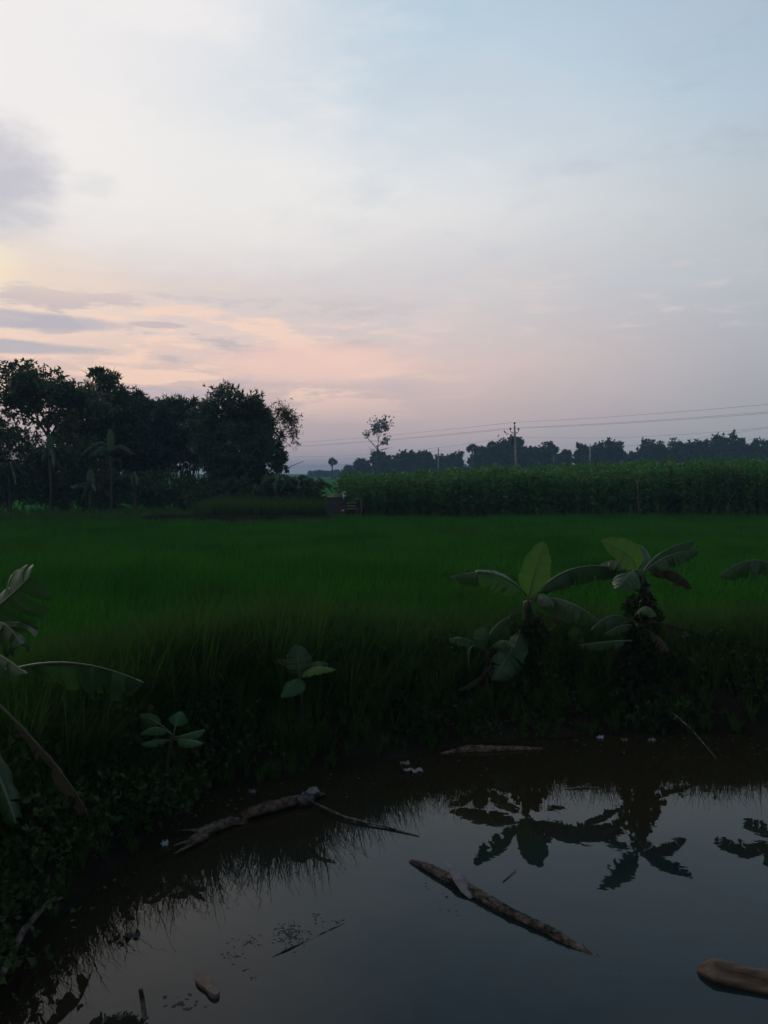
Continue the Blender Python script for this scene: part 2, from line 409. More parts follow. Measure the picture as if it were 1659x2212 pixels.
# murky pond water
m, n, out = new_mat('pond_water')
g = pos(n)
nb = noise(n, g.outputs['Position'], 0.55, 4, 0.6, 0.6)
sw = n.nodes.new('ShaderNodeSeparateXYZ'); n.links.new(g.outputs['Position'], sw.inputs[0])
wc = mixc(n, (S(n, sw.outputs[1]) * -1.0 + nb * 3.0).smooth(-5.6, -3.9) * (S(n, sw.outputs[0]) + nb * 2.0).smooth(-1.2, 1.2), c4(0.021, 0.018, 0.009), c4(0.011, 0.021, 0.021))
p = principled(n, wc, 0.015, 0.5); p.inputs['IOR'].default_value = 1.33
nr = noise(n, g.outputs['Position'], 2.2, 3, 0.5, 0.3); nr2 = noise(n, g.outputs['Position'], 14.0, 2, 0.5)
hh = nr * 1.0 + nr2 * 0.10
bp = n.nodes.new('ShaderNodeBump'); bp.inputs['Strength'].default_value = 0.16; bp.inputs['Distance'].default_value = 0.012
n.links.new(hh.s, bp.inputs['Height']); n.links.new(bp.outputs[0], p.inputs['Normal'])
n.links.new(p.outputs[0], out.inputs[0])
M['water'] = m
M['path'] = rough_mat('dry_mud_path', c4(0.012, 0.010, 0.008), c4(0.026, 0.022, 0.018), 1.2, 1.0, 0.3, 0.0)

# ------------------------------------------------------------------ terrain and pond
WZ = -0.70
shore_px = [(-60, 1040), (0, 1002), (40, 940), (84, 897), (125, 864), (150, 845), (172, 822), (215, 790), (290, 778), (370, 765), (430, 752), (500, 741), (570, 737), (640, 735), (720, 735), (790, 736)]
shore = [on(x, y, WZ)[:2] for x, y in shore_px]
pond = [(-2.9, 2.3), (-2.75, 3.2)] + [tuple(p) for p in shore] + [(7.5, 9.1), (11, 9.6), (13, 7), (12.4, 3), (8, 2.2), (0, 2.05)]
PP = np.array(pond)
def sdist(X, Y):
    """distance to the shoreline, positive on land"""
    X = np.asarray(X, float); Y = np.asarray(Y, float)
    d = np.full(X.shape, 1e9); inside = np.zeros(X.shape, bool)
    for i in range(len(PP)):
        a, b = PP[i], PP[(i + 1) % len(PP)]
        e = b - a; L = e @ e
        t = np.clip(((X - a[0]) * e[0] + (Y - a[1]) * e[1]) / L, 0, 1)
        d = np.minimum(d, np.hypot(X - a[0] - t * e[0], Y - a[1] - t * e[1]))
        cond = ((a[1] > Y) != (b[1] > Y)) & (X < (b[0] - a[0]) * (Y - a[1]) / (b[1] - a[1] + 1e-12) + a[0])
        inside ^= cond
    return np.where(inside, -d, d)
def lump(X, Y):
    return (np.sin(X * 2.1 + 1.3 * np.sin(Y * 1.7)) * np.sin(Y * 2.6 + 0.9 * np.sin(X * 1.9)) * 0.5 + np.sin(X * 6.3 + Y * 2.2) * np.sin(Y * 5.1 - X * 3.3) * 0.25)
def sm(t): t = np.clip(t, 0, 1); return t * t * (3 - 2 * t)
def height(X, Y):
    X = np.asarray(X, float); Y = np.asarray(Y, float)
    d = sdist(X, Y) + lump(X, Y) * 0.07
    z = np.where(d < 0, WZ + np.maximum(d, -1.2) * 0.45, WZ + 0.70 * sm(d / 1.15 * 0.55 + 0.45 * (d > 0) * np.clip(d / 1.15, 0, 1)))
    z = z + np.where((d > 0) & (Y < 14), lump(X * 1.7, Y * 1.7) * 0.035 * sm(d), 0)
    z = z + 0.75 * sm((2.6 - Y) / 2.2)                    # embankment the photographer stands on
    return z
def axis(lo, hi, step, far_lo, far_hi):
    a = list(np.arange(lo, hi + 1e-6, step)); s = step
    while a[-1] < far_hi: s *= 1.22; a.append(a[-1] + s)
    s = step
    while a[0] > far_lo: s *= 1.22; a.insert(0, a[0] - s)
    return np.array(a)
gx = axis(-8, 10, 0.14, -1500, 1500); gy = axis(0.5, 12.5, 0.14, -80, 1500)
GX, GY = np.meshgrid(gx, gy)
GZ = height(GX, GY)
V = np.stack([GX, GY, GZ], -1).reshape(-1, 3)
nx, ny = len(gx), len(gy)
I = (np.arange(ny - 1)[:, None] * nx + np.arange(nx - 1)[None]).ravel()
Q = np.stack([I, I + 1, I + 1 + nx, I + nx], 1)
tag(link('ground', mesh_np('ground', V, Q, M['ground'], True)), kind='structure')

wp = []
for i in range(len(PP)):
    wp.append(tuple(PP[i]))
ctr = PP.mean(0)
wv_ = [(ctr[0] + (p[0] - ctr[0]) * 1.09, ctr[1] + (p[1] - ctr[1]) * 1.09, WZ) for p in PP]
tag(link('water', mesh_np('water', np.array(wv_), [tuple(range(len(wv_)))], M['water'])), kind='structure')

# low dry mud path along the far edge of the rice
mbp = MB(); xs = np.linspace(-10.5, -2.4, 26); V = []; Fs = []
for i, x in enumerate(xs):
    yo = 33.4 + 0.35 * math.sin(x * 0.4) + (0.0 if x > -20 else 0.0)
    for dy_, z in ((-0.9, -0.05), (-0.5, 0.25), (0.0, 0.40), (1.2, 0.42), (1.9, 0.25), (2.6, -0.05)):
        V.append((x, yo + dy_, z + 0.015 * math.sin(x * 2.3 + dy_ * 3)))
for i in range(len(xs) - 1):
    for k in range(5): Fs.append((i * 6 + k, (i + 1) * 6 + k, (i + 1) * 6 + k + 1, i * 6 + k + 1))
mbp.add(V, Fs); tag(mbp.build('path', M['path'], smooth=True), kind='structure')

# ------------------------------------------------------------------ scatter (uncountable plants only)
def blades(specs, rg, nseg=3):
    """specs: list of (x, y, length, width, azimuth, lean, bend); returns V, Q of tapered bending ribbons"""
    sp_ = np.array(specs, float); n_ = len(sp_)
    x, y, L, W, a, lean, bend = sp_.T
    ts = np.linspace(0, 1, nseg + 1)
    cx = np.zeros(n_); cz = np.zeros(n_); V = np.zeros((n_, (nseg + 1) * 2, 3))
    sx, sy = -np.sin(a), np.cos(a)
    for i, t in enumerate(ts):
        if i:
            ang = lean + bend * (t - 0.5 / nseg) ** 1.3
            cx = cx + np.sin(ang) * L / nseg; cz = cz + np.cos(ang) * L / nseg
        w = W * 0.5 * (1.0 if i == 0 else max(0.12, (1 - t ** 1.6)))
        V[:, 2 * i, 0] = x + np.cos(a) * cx - sx * w; V[:, 2 * i, 1] = y + np.sin(a) * cx - sy * w; V[:, 2 * i, 2] = cz
        V[:, 2 * i + 1, 0] = x + np.cos(a) * cx + sx * w; V[:, 2 * i + 1, 1] = y + np.sin(a) * cx + sy * w; V[:, 2 * i + 1, 2] = cz
    b = np.arange(n_)[:, None] * (nseg + 1) * 2 + np.arange(nseg)[None] * 2
    b = b.ravel()
    return V.reshape(-1, 3), np.stack([b, b + 1, b + 3, b + 2], 1)

def sprays(P0, out, n, L, W, rg, spread=0.7, droop=0.2, lvar=0.3):
    """fans of n diamond-shaped leaves from each point"""
    N_ = len(P0)
    P = np.repeat(P0, n, 0); O = np.repeat(out, n, 0)
    d = O * 0.7 + rg.normal(size=(N_ * n, 3)) * spread; d[:, 2] -= droop
    d /= np.linalg.norm(d, axis=1)[:, None] + 1e-9
    r = rg.normal(size=(N_ * n, 3)); s = np.cross(d, r); s /= np.linalg.norm(s, axis=1)[:, None] + 1e-9
    l = (L * (1 + rg.normal(size=N_ * n) * lvar)).clip(L * 0.4, L * 1.8)[:, None]; w = W * (l / L)
    nrm = np.cross(d, s) * (l * 0.08)
    V = np.stack([P, P + d * l * 0.45 + s * w * 0.5 + nrm, P + d * l, P + d * l * 0.45 - s * w * 0.5 + nrm], 1).reshape(-1, 3)
    b = np.arange(N_ * n) * 4
    return V, np.stack([b, b + 1, b + 2, b + 3], 1)

def source(name, parts):
    """a source mesh for scattering: several (V, Q, material)"""
    V = []; Q = []; mi = []; mats = []; o = 0
    for i, (v, q, mt) in enumerate(parts):
        V.append(v); Q.append(q + o); mi += [i] * len(q); o += len(v); mats.append(mt)
    return bpy.data.objects.new(name, mesh_np(name, np.vstack(V), np.vstack(Q), mats, False, mi))

def scatter(name, sources, pts, rotz, scl, mat, label, tilt=None):
    col_ = bpy.data.collections.new(name + '_sources')
    for s_ in sources: col_.objects.link(s_)
    me = bpy.data.meshes.new(name); n_ = len(pts)
    me.vertices.add(n_); me.vertices.foreach_set('co', np.asarray(pts, np.float32).ravel())
    rot = np.zeros((n_, 3), np.float32); rot[:, 2] = rotz
    if tilt is not None: rot[:, :2] = tilt
    a = me.attributes.new('rot', 'FLOAT_VECTOR', 'POINT'); a.data.foreach_set('vector', rot.ravel())
    a = me.attributes.new('scl', 'FLOAT_VECTOR', 'POINT'); a.data.foreach_set('vector', np.asarray(scl, np.float32).ravel())
    a = me.attributes.new('pick', 'INT', 'POINT'); a.data.foreach_set('value', rng.integers(0, len(sources), n_).astype(np.int32))
    me.materials.append(mat)
    o = link(name, me); tag(o, label, kind='stuff')
    ng = bpy.data.node_groups.new(name, 'GeometryNodeTree')
    ng.interface.new_socket('Geometry', in_out='INPUT', socket_type='NodeSocketGeometry')
    ng.interface.new_socket('Geometry', in_out='OUTPUT', socket_type='NodeSocketGeometry')
    gi = ng.nodes.new('NodeGroupInput'); go = ng.nodes.new('NodeGroupOutput')
    ip = ng.nodes.new('GeometryNodeInstanceOnPoints'); ci = ng.nodes.new('GeometryNodeCollectionInfo')
    ci.inputs['Collection'].default_value = col_
    ci.inputs['Separate Children'].default_value = True; ci.inputs['Reset Children'].default_value = True
    def named(nm, ty):
        x = ng.nodes.new('GeometryNodeInputNamedAttribute'); x.data_type = ty; x.inputs[0].default_value = nm; return x.outputs[0]
    ng.links.new(gi.outputs[0], ip.inputs['Points']); ng.links.new(ci.outputs[0], ip.inputs['Instance'])
    ip.inputs['Pick Instance'].default_value = True
    ng.links.new(named('pick', 'INT'), ip.inputs['Instance Index'])
    er = ng.nodes.new('FunctionNodeEulerToRotation'); ng.links.new(named('rot', 'FLOAT_VECTOR'), er.inputs[0])
    ng.links.new(er.outputs[0], ip.inputs['Rotation'])
    ng.links.new(named('scl', 'FLOAT_VECTOR'), ip.inputs['Scale'])
    ng.links.new(ip.outputs[0], go.inputs[0])
    md = o.modifiers.new('scatter', 'NODES'); md.node_group = ng
    return o

def rice_patch(seed, per):
    rg = np.random.default_rng(seed); sp_ = []
    for i in range(5):
        for j in range(5):
            hx = (i + 0.5) / 5 - 0.5 + rg.normal() * 0.03; hy = (j + 0.5) / 5 - 0.5 + rg.normal() * 0.03
            for k in range(per):
                sp_.append((hx + rg.normal() * 0.02, hy + rg.normal() * 0.02, 0.46 * rg.uniform(0.6, 1.2), 0.015, rg.uniform(0, 6.28), rg.uniform(0.02, 0.4), rg.uniform(0.1, 1.1)))
    V, Q = blades(sp_, rg)
    return source('rice_patch', [(V, Q, M['rice'])])
pts = []
for y in np.arange(6.5, 36.2, 0.9):
    for x in np.arange(-0.62 * y - 4, 0.60 * y + 4, 0.9):
        pts.append((x + rng.normal() * 0.12, y + rng.normal() * 0.12))
pts = np.array(pts)
d = sdist(pts[:, 0], pts[:, 1])
far_edge = 32.4 + 3.8 * sm((pts[:, 0] + 3.6) / 2.4) + 0.15 * np.sin(pts[:, 0] * 1.3)
keep = (d > 1.75 + 0.25 * np.sin(pts[:, 0] * 1.9)) & (pts[:, 1] < far_edge)
pts = pts[keep]
z = height(pts[:, 0], pts[:, 1])
s_ = 0.98 + rng.normal(size=len(pts)) * 0.07 + 0.10 * np.sin(pts[:, 0] * 0.35 + 0.6 * np.sin(pts[:, 1] * 0.22)) * np.sin(pts[:, 1] * 0.31)
scatter('rice_crop', [rice_patch(i, 15) for i in range(5)], np.column_stack([pts, z]), rng.integers(0, 4, len(pts)) * math.pi / 2 + rng.normal(size=len(pts)) * 0.1,
        np.column_stack([np.ones(len(pts)) * 1.02, np.ones(len(pts)) * 1.02, s_]), M['rice'], 'green rice crop filling the flat paddy field')

def tuft(seed, nb, L, spread, W):
    rg = np.random.default_rng(seed); sp_ = []
    for k in range(nb):
        a = rg.uniform(0, 6.28); r = abs(rg.normal()) * spread
        sp_.append((math.cos(a) * r, math.sin(a) * r, L * rg.uniform(0.45, 1.2), W * rg.uniform(0.7, 1.3), a + rg.normal() * 0.6, rg.uniform(0.02, 0.35), rg.uniform(0.2, 1.7)))
    V, Q = blades(sp_, rg, 5)
    return source('grass_tuft', [(V, Q, M['grass'])])
pts = []; scl = []
cand = np.column_stack([rng.uniform(-7.5, 9, 14000), rng.uniform(2.5, 12.0, 14000)]); cd = sdist(cand[:, 0], cand[:, 1]); ch = height(cand[:, 0], cand[:, 1])
for (x, y), d, hgt_ in zip(cand, cd, ch):
    if len(pts) >= 3900: break
    if y < 3.2 and x > -2.7: continue
    if d < 0.03 or d > 2.3: continue
    dens = 0.75 if d < 0.9 else 1.0
    if 1.2 < x < 4.4 and d < 1.3: dens *= 0.95
    if x < -2 and y < 6.3: dens *= 0.9
    if rng.random() > dens: continue
    pts.append((x, y, hgt_ - 0.01))
    h = rng.uniform(0.45, 1.0) * (0.34 if d < 0.25 else 0.6 if d < 0.6 else 1.0)
    if -2.4 < x < 0.2 and y > 6.6 and d > 0.5: h *= 1.22
    if y < 6: h *= 0.85
    if x > -0.7: h *= 0.74 if d > 0.7 else 0.85
    scl.append((h, h, h))
pts = np.array(pts)
scatter('bank_grass', [tuft(20 + i, 46, 0.80, 0.075, 0.017) for i in range(5)], pts, rng.uniform(0, 6.28, len(pts)), scl, M['grass'], 'tall unmown grass along the top of the pond bank')

def weed_patch(seed, nst, L):
    rg = np.random.default_rng(seed)
    P0 = np.column_stack([rg.normal(size=nst) * 0.16, rg.normal(size=nst) * 0.16, rg.uniform(0.02, 0.26, nst)])
    V, Q = sprays(P0, np.tile([0, 0, 0.5], (nst, 1)), 4, L, L * 0.62, rg, 0.7, 0.0)
    return source('weed_patch', [(V, Q, M['weed'])])
pts = []; scl = []
cand = np.column_stack([rng.uniform(-6.5, 8.5, 12000), rng.uniform(2.2, 11, 12000)]); cd = sdist(cand[:, 0], cand[:, 1]); ch = height(cand[:, 0], cand[:, 1])
for (x, y), d, hgt_ in zip(cand, cd, ch):
    if len(pts) >= 420: break
    if d < 0.12 or d > 1.7: continue
    if x < -1.6 and rng.random() < (0.55 if y < 5.6 else 0.75): continue
    if x > -1.6 and rng.random() < 0.94: continue
    if -1.2 < x < 1.0 and d < 0.45 and rng.random() < 0.7: continue
    pts.append((x, y, hgt_))
    s = rng.uniform(0.6, 1.35); scl.append((s, s, s))
pts = np.array(pts)
scatter('bank_weeds', [weed_patch(40 + i, 52, 0.042) for i in range(4)], pts, rng.uniform(0, 6.28, len(pts)), scl, M['weed'], 'low leafy weeds covering the slope of the pond bank')

def jute_patch(seed):
    rg = np.random.default_rng(seed); n_ = 26
    bx, by = rg.uniform(-0.55, 0.55, n_), rg.uniform(-0.55, 0.55, n_); h = 2.35 * np.where(rg.random(n_) < 0.12, rg.uniform(1.08, 1.2, n_), rg.uniform(0.8, 1.08, n_))
    st_ = blades([(bx[i], by[i], h[i] * 0.97, 0.02, rg.uniform(0, 6.28), 0.02, 0.03) for i in range(n_)], rg, 1)
    P0 = []
    for i in range(n_):
        for k in range(13):
            t = 1 - 0.5 * rg.random() ** 1.5 if k < 9 else rg.uniform(0.12, 0.7)
            P0.append((bx[i] + rg.normal() * 0.02, by[i] + rg.normal() * 0.02, h[i] * t))
    P0 = np.array(P0)
    V, Q = sprays(P0, np.tile([0, 0, 0.1], (len(P0), 1)), 2, 0.20, 0.065, rg, 0.7, 0.25)
    return source('jute_patch', [(st_[0], st_[1], M['jute_stalk']), (V, Q, M['jute'])])
pts = []; scl = []
for y in np.arange(37.6, 74, 0.95):
    for x in np.arange(-1.6 - 0.03 * (y - 37), 0.56 * y + 3, 0.95):
        xx, yy = x + rng.normal() * 0.12, y + rng.normal() * 0.12
        pts.append((xx, yy, 0.0))
        k = 0.74 + 0.31 * float(np.clip((xx + 1.5) / 20.0, 0, 1.1)) + 0.05 * math.sin(xx * 0.5) * math.sin(yy * 0.7) + rng.normal() * 0.06
        scl.append((1.05, 1.05, k))
pts = np.array(pts)
scatter('jute_crop', [jute_patch(60 + i) for i in range(5)], pts, rng.uniform(0, 6.28, len(pts)), scl, M['jute'], 'tall dense jute crop standing behind the rice field')

# rough tall grass between grove and gate
pts = []; scl = []
for k in range(620):
    x, y = rng.uniform(-9.5, -1.6), rng.uniform(38.2, 45)
    pts.append((x, y, 0.0)); s = rng.uniform(0.8, 1.5) * (1.0 if x < -4 else 0.92); scl.append((s, s, s))
for k in range(520):
    x, y = rng.uniform(-27, -8.5), rng.uniform(33.2, 44.5)
    if x > -10.5 and y < 36.2: continue
    pts.append((x, y, 0.0)); s = rng.uniform(0.35, 0.75); scl.append((s, s, s))
scatter('field_edge_grass', [tuft(80 + i, 60, 0.8, 0.14, 0.02) for i in range(4)], np.array(pts), rng.uniform(0, 6.28, len(pts)), scl, M['grass'], 'rough tall grass at the far edge of the rice beside the gate')

# ------------------------------------------------------------------ banana plants
def nrm(v): v = np.asarray(v, float); return v / (np.linalg.norm(v) + 1e-9)
def banana_leaf(root, base, mid, tip, W, face=(0, 0, 1), fold=0.25, tears=5, seed=0, mat='ban', rib=True, nseg=26, ragged=0.0, petiole=0.13, curl=0.5, point=0.5, stalk=None):
    rg = np.random.default_rng(seed)
    o = np.array(root.location); base, mid, tip = (np.asarray(q, float) - o for q in (base, mid, tip))
    ctrl = 2 * mid - 0.5 * (base + tip)
    def cur(s): return (1 - s) ** 2 * base + 2 * s * (1 - s) * ctrl + s * s * tip
    def tan(s): return nrm(2 * (1 - s) * (ctrl - base) + 2 * s * (tip - ctrl))
    face = nrm(face)
    def wid(u): return W * 0.5 * (max(u, 1e-4) ** 0.45) * (max(1 - u, 0.0) ** point) * {0.5: 2.0, 0.75: 2.42}[point]
    cuts = sorted(set([0, nseg] + ([int(c) for c in rg.integers(3, nseg - 1, tears)] if tears else [])))
    V = []; Fs = []; UV = []; mq = 5
    for sgn in (-1, 1):
        cu = cuts if sgn == 1 else sorted(set([0, nseg] + ([int(c) for c in rg.integers(3, nseg - 1, tears)] if tears else [])))
        for a, b in zip(cu[:-1], cu[1:]):
            off = rg.normal() * 0.16 * (1 if tears else 0.2); cutw = 1.0 - ragged * rg.random()
            if ragged and rg.random() < ragged * 0.45: cutw = 0.12
            start = len(V); mids = (a + b) / 2
            for i in range(a, b + 1):
                u = i / nseg
                for q in range(mq):
                    qq = q / (mq - 1)
                    ii = i + (mids - i) * qq * (0.16 if (b - a) < nseg else 0.0)
                    uu = ii / nseg; s = petiole + (1 - petiole) * uu
                    p = cur(s); t = tan(s)
                    sd_ = nrm(np.cross(t, face)); nn = np.cross(sd_, t)
                    w = wid(u) * cutw * (1 + 0.05 * math.sin(u * 23 + sgn * 2 + seed) * qq)
                    ang = fold + off - curl * qq + 0.06 * math.sin(u * 31 + seed)
                    v = p + sd_ * sgn * w * qq * math.cos(ang) + nn * (w * qq * math.sin(ang)) + nn * 0.010 * math.sin(u * 60 + qq * 3 + seed) * qq
                    v = v + t * w * qq * 0.18
                    v[2] -= abs(off) * w * 0.5 * qq * qq
                    V.append(v); UV.append((u, qq, 0.0))
            for i in range(b - a):
                for q in range(mq - 1):
                    k = start + i * mq + q
                    f_ = (k, k + 1, k + mq + 1, k + mq)
                    Fs.append(f_ if sgn == 1 else f_[::-1])
    me = mesh_np('leaf', np.array(V), Fs, M[mat], True)
    a_ = me.attributes.new('leafuv', 'FLOAT_VECTOR', 'POINT')
    if len(a_.data) == len(UV): a_.data.foreach_set('vector', np.array(UV, np.float32).ravel())
    lo = link('leaf', me, root)
    if rib:
        mb = MB(); L = np.linalg.norm(tip - base)
        ss = np.linspace(0, 1, 14)
        if stalk is not None: mb.tube([np.asarray(stalk, float) - o, (np.asarray(stalk, float) - o + base) / 2, base], [0.024, 0.018, 0.014], 6)
        mb.tube([cur(s) for s in ss], [max(0.0025, (0.007 if mat == 'ban_dry' else 0.014) * (1 - s * 0.85)) * max(0.6, min(1.6, L)) for s in ss], 6)
        mb.build('midrib', M['midrib_dry'] if mat == 'ban_dry' else M['midrib'], lo, True)
    return lo

def pseudostem(root, base, top, r0, r1, seed=0, mat='pstem'):
    rg = np.random.default_rng(seed); o = np.array(root.location)
    base, top = np.asarray(base, float) - o, np.asarray(top, float) - o
    mb = MB(); ts = np.linspace(0, 1, 9); bow = rg.normal(size=3) * 0.03; bow[2] = 0
    mb.tube([base + (top - base) * t + bow * math.sin(t * 3.14) for t in ts], [r0 + (r1 - r0) * t ** 0.8 for t in ts], 10, True, 0, 0.05, rg)
    for k in range(3):                                   # overlapping sheath ends
        t = rg.uniform(0.4, 0.95); a = rg.uniform(0, 6.28); rr = r0 + (r1 - r0) * t
        p = base + (top - base) * t
        mb.tube([p + np.array([math.cos(a), math.sin(a), 0]) * rr * 0.7 - np.array([0, 0, 0.15 * (top - base)[2]]), p + np.array([math.cos(a), math.sin(a), 0]) * rr * 1.0, p + np.array([math.cos(a), math.sin(a), 0.3]) * rr * 1.5], [rr * 0.5, rr * 0.45, rr * 0.1], 6)
    return mb.build('stem', M[mat], root, True)

def zx4(x, y): return 425 + 0.2068 * x, 525 + 0.2068 * y        # enlarged view of the right bank -> picture
def ground_at(x, y): return float(height(np.array([x]), np.array([y]))[0])

def plant(name, base_xy, label, cat='banana plant', group=None):
    z = ground_at(*base_xy)
    return thing(name, (base_xy[0], base_xy[1], z), label, cat, group)
def L4(root, b, m_, t, D, W, **k):
    """a leaf through three picture points, each with its own distance"""
    Db, Dm, Dt = D
    W *= 1.0 if k.get('mat') == 'ban_young' else 1.12; k['tears'] = int(k.get('tears', 5) * 1.6)
    return banana_leaf(root, at(*zx4(*b), Db), at(*zx4(*m_), Dm), at(*zx4(*t), Dt), W, **k)

CAMF = (0, -1, 0.25)
# plant A, nearer the middle
DA = 9.7
topA = at(*zx4(495, 370), DA)
A = plant('banana_plant', (topA[0], DA), 'banana plant with broad upright pale leaf, left of the pair on the bank')
pseudostem(A, A.location, topA, 0.085, 0.05, 1)
L4(A, (497, 372), (535, 215), (575, 80), (DA, DA + 0.02, DA + 0.12), 0.36, face=(0.12, -1, 0.1), fold=0.35, tears=0, seed=3, mat='ban_young', point=0.75, petiole=0.03, curl=0.3)
L4(A, (485, 345), (330, 240), (116, 252), (DA, DA + 0.35, DA + 0.6), 0.30, face=(0, -0.35, 1), fold=-0.55, tears=4, seed=4, petiole=0.1)
L4(A, (490, 340), (385, 255), (248, 226), (DA, DA - 0.25, DA - 0.45), 0.36, face=(0.1, -0.9, 0.7), fold=-0.3, tears=3, seed=5, petiole=0.08, mat='ban_mid')
L4(A, (520, 360), (720, 212), (990, 225), (DA, DA + 0.1, DA + 0.25), 0.36, face=(0, -0.3, 1), fold=-0.75, tears=6, seed=6, petiole=0.06)
L4(A, (510, 375), (660, 362), (845, 466), (DA, DA - 0.45, DA - 0.7), 0.34, face=(0.1, -0.5, 1), fold=-0.4, tears=4, seed=7, petiole=0.1)
L4(A, (500, 372), (560, 335), (625, 395), (DA, DA - 0.35, DA - 0.6), 0.22, face=(0, -0.4, 1), fold=-0.3, tears=3, seed=8, petiole=0.1)
L4(A, (480, 395), (420, 430), (395, 500), (DA, DA - 0.2, DA - 0.3), 0.14, face=(0, -0.6, 1), fold=-0.8, tears=4, seed=9, mat='ban_dry', ragged=0.4)
L4(A, (505, 400), (600, 440), (700, 480), (DA, DA - 0.2, DA - 0.3), 0.12, face=(0, -0.6, 1), fold=-0.8, tears=5, seed=10, mat='ban_dry', ragged=0.5)
# offshoot below plant A
DA2 = 9.35
tA2 = at(*zx4(300, 610), DA2)
A2 = plant('banana_plant', (tA2[0], DA2), 'low banana offshoot with drooping leaves in the vines, lower left of the upright leaf')
pseudostem(A2, A2.location, tA2, 0.05, 0.035, 2)
L4(A2, (300, 610), (280, 555), (290, 497), (DA2, DA2 - 0.05, DA2 - 0.02), 0.2, face=(0.3, -1, 0.2), fold=0.2, tears=0, seed=12, petiole=0.05)
L4(A2, (300, 600), (340, 490), (470, 420), (DA2, DA2 + 0.1, DA2 + 0.2), 0.16, face=(-0.3, -0.5, 1), fold=-0.7, tears=5, seed=13, ragged=0.2)
L4(A2, (290, 615), (215, 555), (112, 552), (DA2, DA2 - 0.15, DA2 - 0.2), 0.17, face=(0, -0.5, 1), fold=-0.3, tears=3, seed=14)
L4(A2, (295, 620), (225, 590), (215, 712), (DA2, DA2 - 0.25, DA2 - 0.4), 0.10, face=(0, -1, 0.3), fold=-0.9, tears=2, seed=15)
L4(A2, (300, 615), (370, 560), (440, 590), (DA2, DA2 - 0.2, DA2 - 0.4), 0.16, face=(0, -0.5, 1), fold=-0.5, tears=3, seed=16)
L4(A2, (465, 500), (410, 620), (320, 755), (DA2 + 0.25, DA2 - 0.2, DA2 - 0.35), 0.34, face=(-0.5, -1, 0.3), fold=0.0, tears=2, seed=17, petiole=0.03)
L4(A2, (300, 640), (300, 700), (160, 800), (DA2, DA2 - 0.4, DA2 - 0.6), 0.14, face=(0, -0.5, 1), fold=-0.9, tears=4, seed=18, mat='ban_dry')
L4(A2, (305, 640), (300, 735), (335, 860), (DA2, DA2 - 0.35, DA2 - 0.5), 0.10, face=(0.4, -0.8, 0.5), fold=-1.0, tears=3, seed=19, mat='ban_dry')
# plant B
DB = 9.55
topB = at(*zx4(1050, 245), DB)
B = plant('banana_plant', (topB[0], DB), 'taller banana plant with browned drooping leaf, right of the pair on the bank')
pseudostem(B, B.location, topB, 0.095, 0.05, 3)
L4(B, (1015, 225), (985, 150), (848, 78), (DB, DB - 0.1, DB - 0.15), 0.36, face=(0.35, -1, 0.35), fold=0.3, tears=0, seed=23, mat='ban_young', point=0.75, petiole=0.06, curl=0.2)
L4(B, (1045, 220), (1060, 150), (1010, 95), (DB + 0.1, DB + 0.3, DB + 0.5), 0.22, face=(0.2, -1, 0.2), fold=0.2, tears=0, seed=24, mat='ban', petiole=0.05)
L4(B, (1055, 228), (1150, 130), (1305, 72), (DB, DB + 0.05, DB + 0.08), 0.26, face=(-0.2, -0.25, 1), fold=-0.55, tears=3, seed=25, petiole=0.05)
L4(B, (1058, 232), (1180, 148), (1328, 122), (DB, DB - 0.1, DB - 0.1), 0.24, face=(-0.2, -0.3, 1), fold=-0.6, tears=5, seed=26, petiole=0.05)
L4(B, (1050, 240), (1010, 220), (935, 305), (DB, DB - 0.4, DB - 0.75), 0.34, face=(0.0, -0.55, 1), fold=-0.25, tears=5, seed=27, petiole=0.12)
L4(B, (1065, 250), (1195, 222), (1295, 312), (DB, DB - 0.1, DB - 0.1), 0.26, face=(0, -0.4, 1), fold=-0.95, tears=6, seed=28, mat='ban_dry', petiole=0.08, ragged=0.15)
L4(B, (1040, 250), (925, 175), (815, 215), (DB, DB + 0.3, DB + 0.5), 0.22, face=(0, -0.3, 1), fold=-0.5, tears=3, seed=29)
L4(B, (1010, 450), (1065, 395), (1122, 446), (DB - 0.3, DB - 0.55, DB - 0.7), 0.16, face=(0, -0.4, 1), fold=-0.6, tears=2, seed=30)
L4(B, (1000, 470), (900, 440), (800, 512), (DB - 0.2, DB - 0.5, DB - 0.7), 0.22, face=(0, -0.4, 1), fold=-0.6, tears=3, seed=31)
L4(B, (1000, 485), (940, 490), (866, 530), (DB - 0.3, DB - 0.6, DB - 0.8), 0.12, face=(0, -0.4, 1), fold=-0.5, tears=2, seed=32)
L4(B, (1060, 500), (1130, 545), (1180, 610), (DB - 0.2, DB - 0.4, DB - 0.6), 0.16, face=(0, -0.4, 1), fold=-0.6, tears=3, seed=33, mat='ban_dry')
L4(B, (1070, 470), (1190, 480), (1310, 515), (DB - 0.1, DB + 0.1, DB + 0.1), 0.14, face=(0, -0.4, 1), fold=-0.6, tears=4, seed=34, mat='ban_dry', ragged=0.3)
L4(B, (1000, 560), (880, 565), (745, 580), (DB - 0.4, DB - 0.7, DB - 0.9), 0.14, face=(0, -0.4, 1), fold=-0.5, tears=3, seed=35)
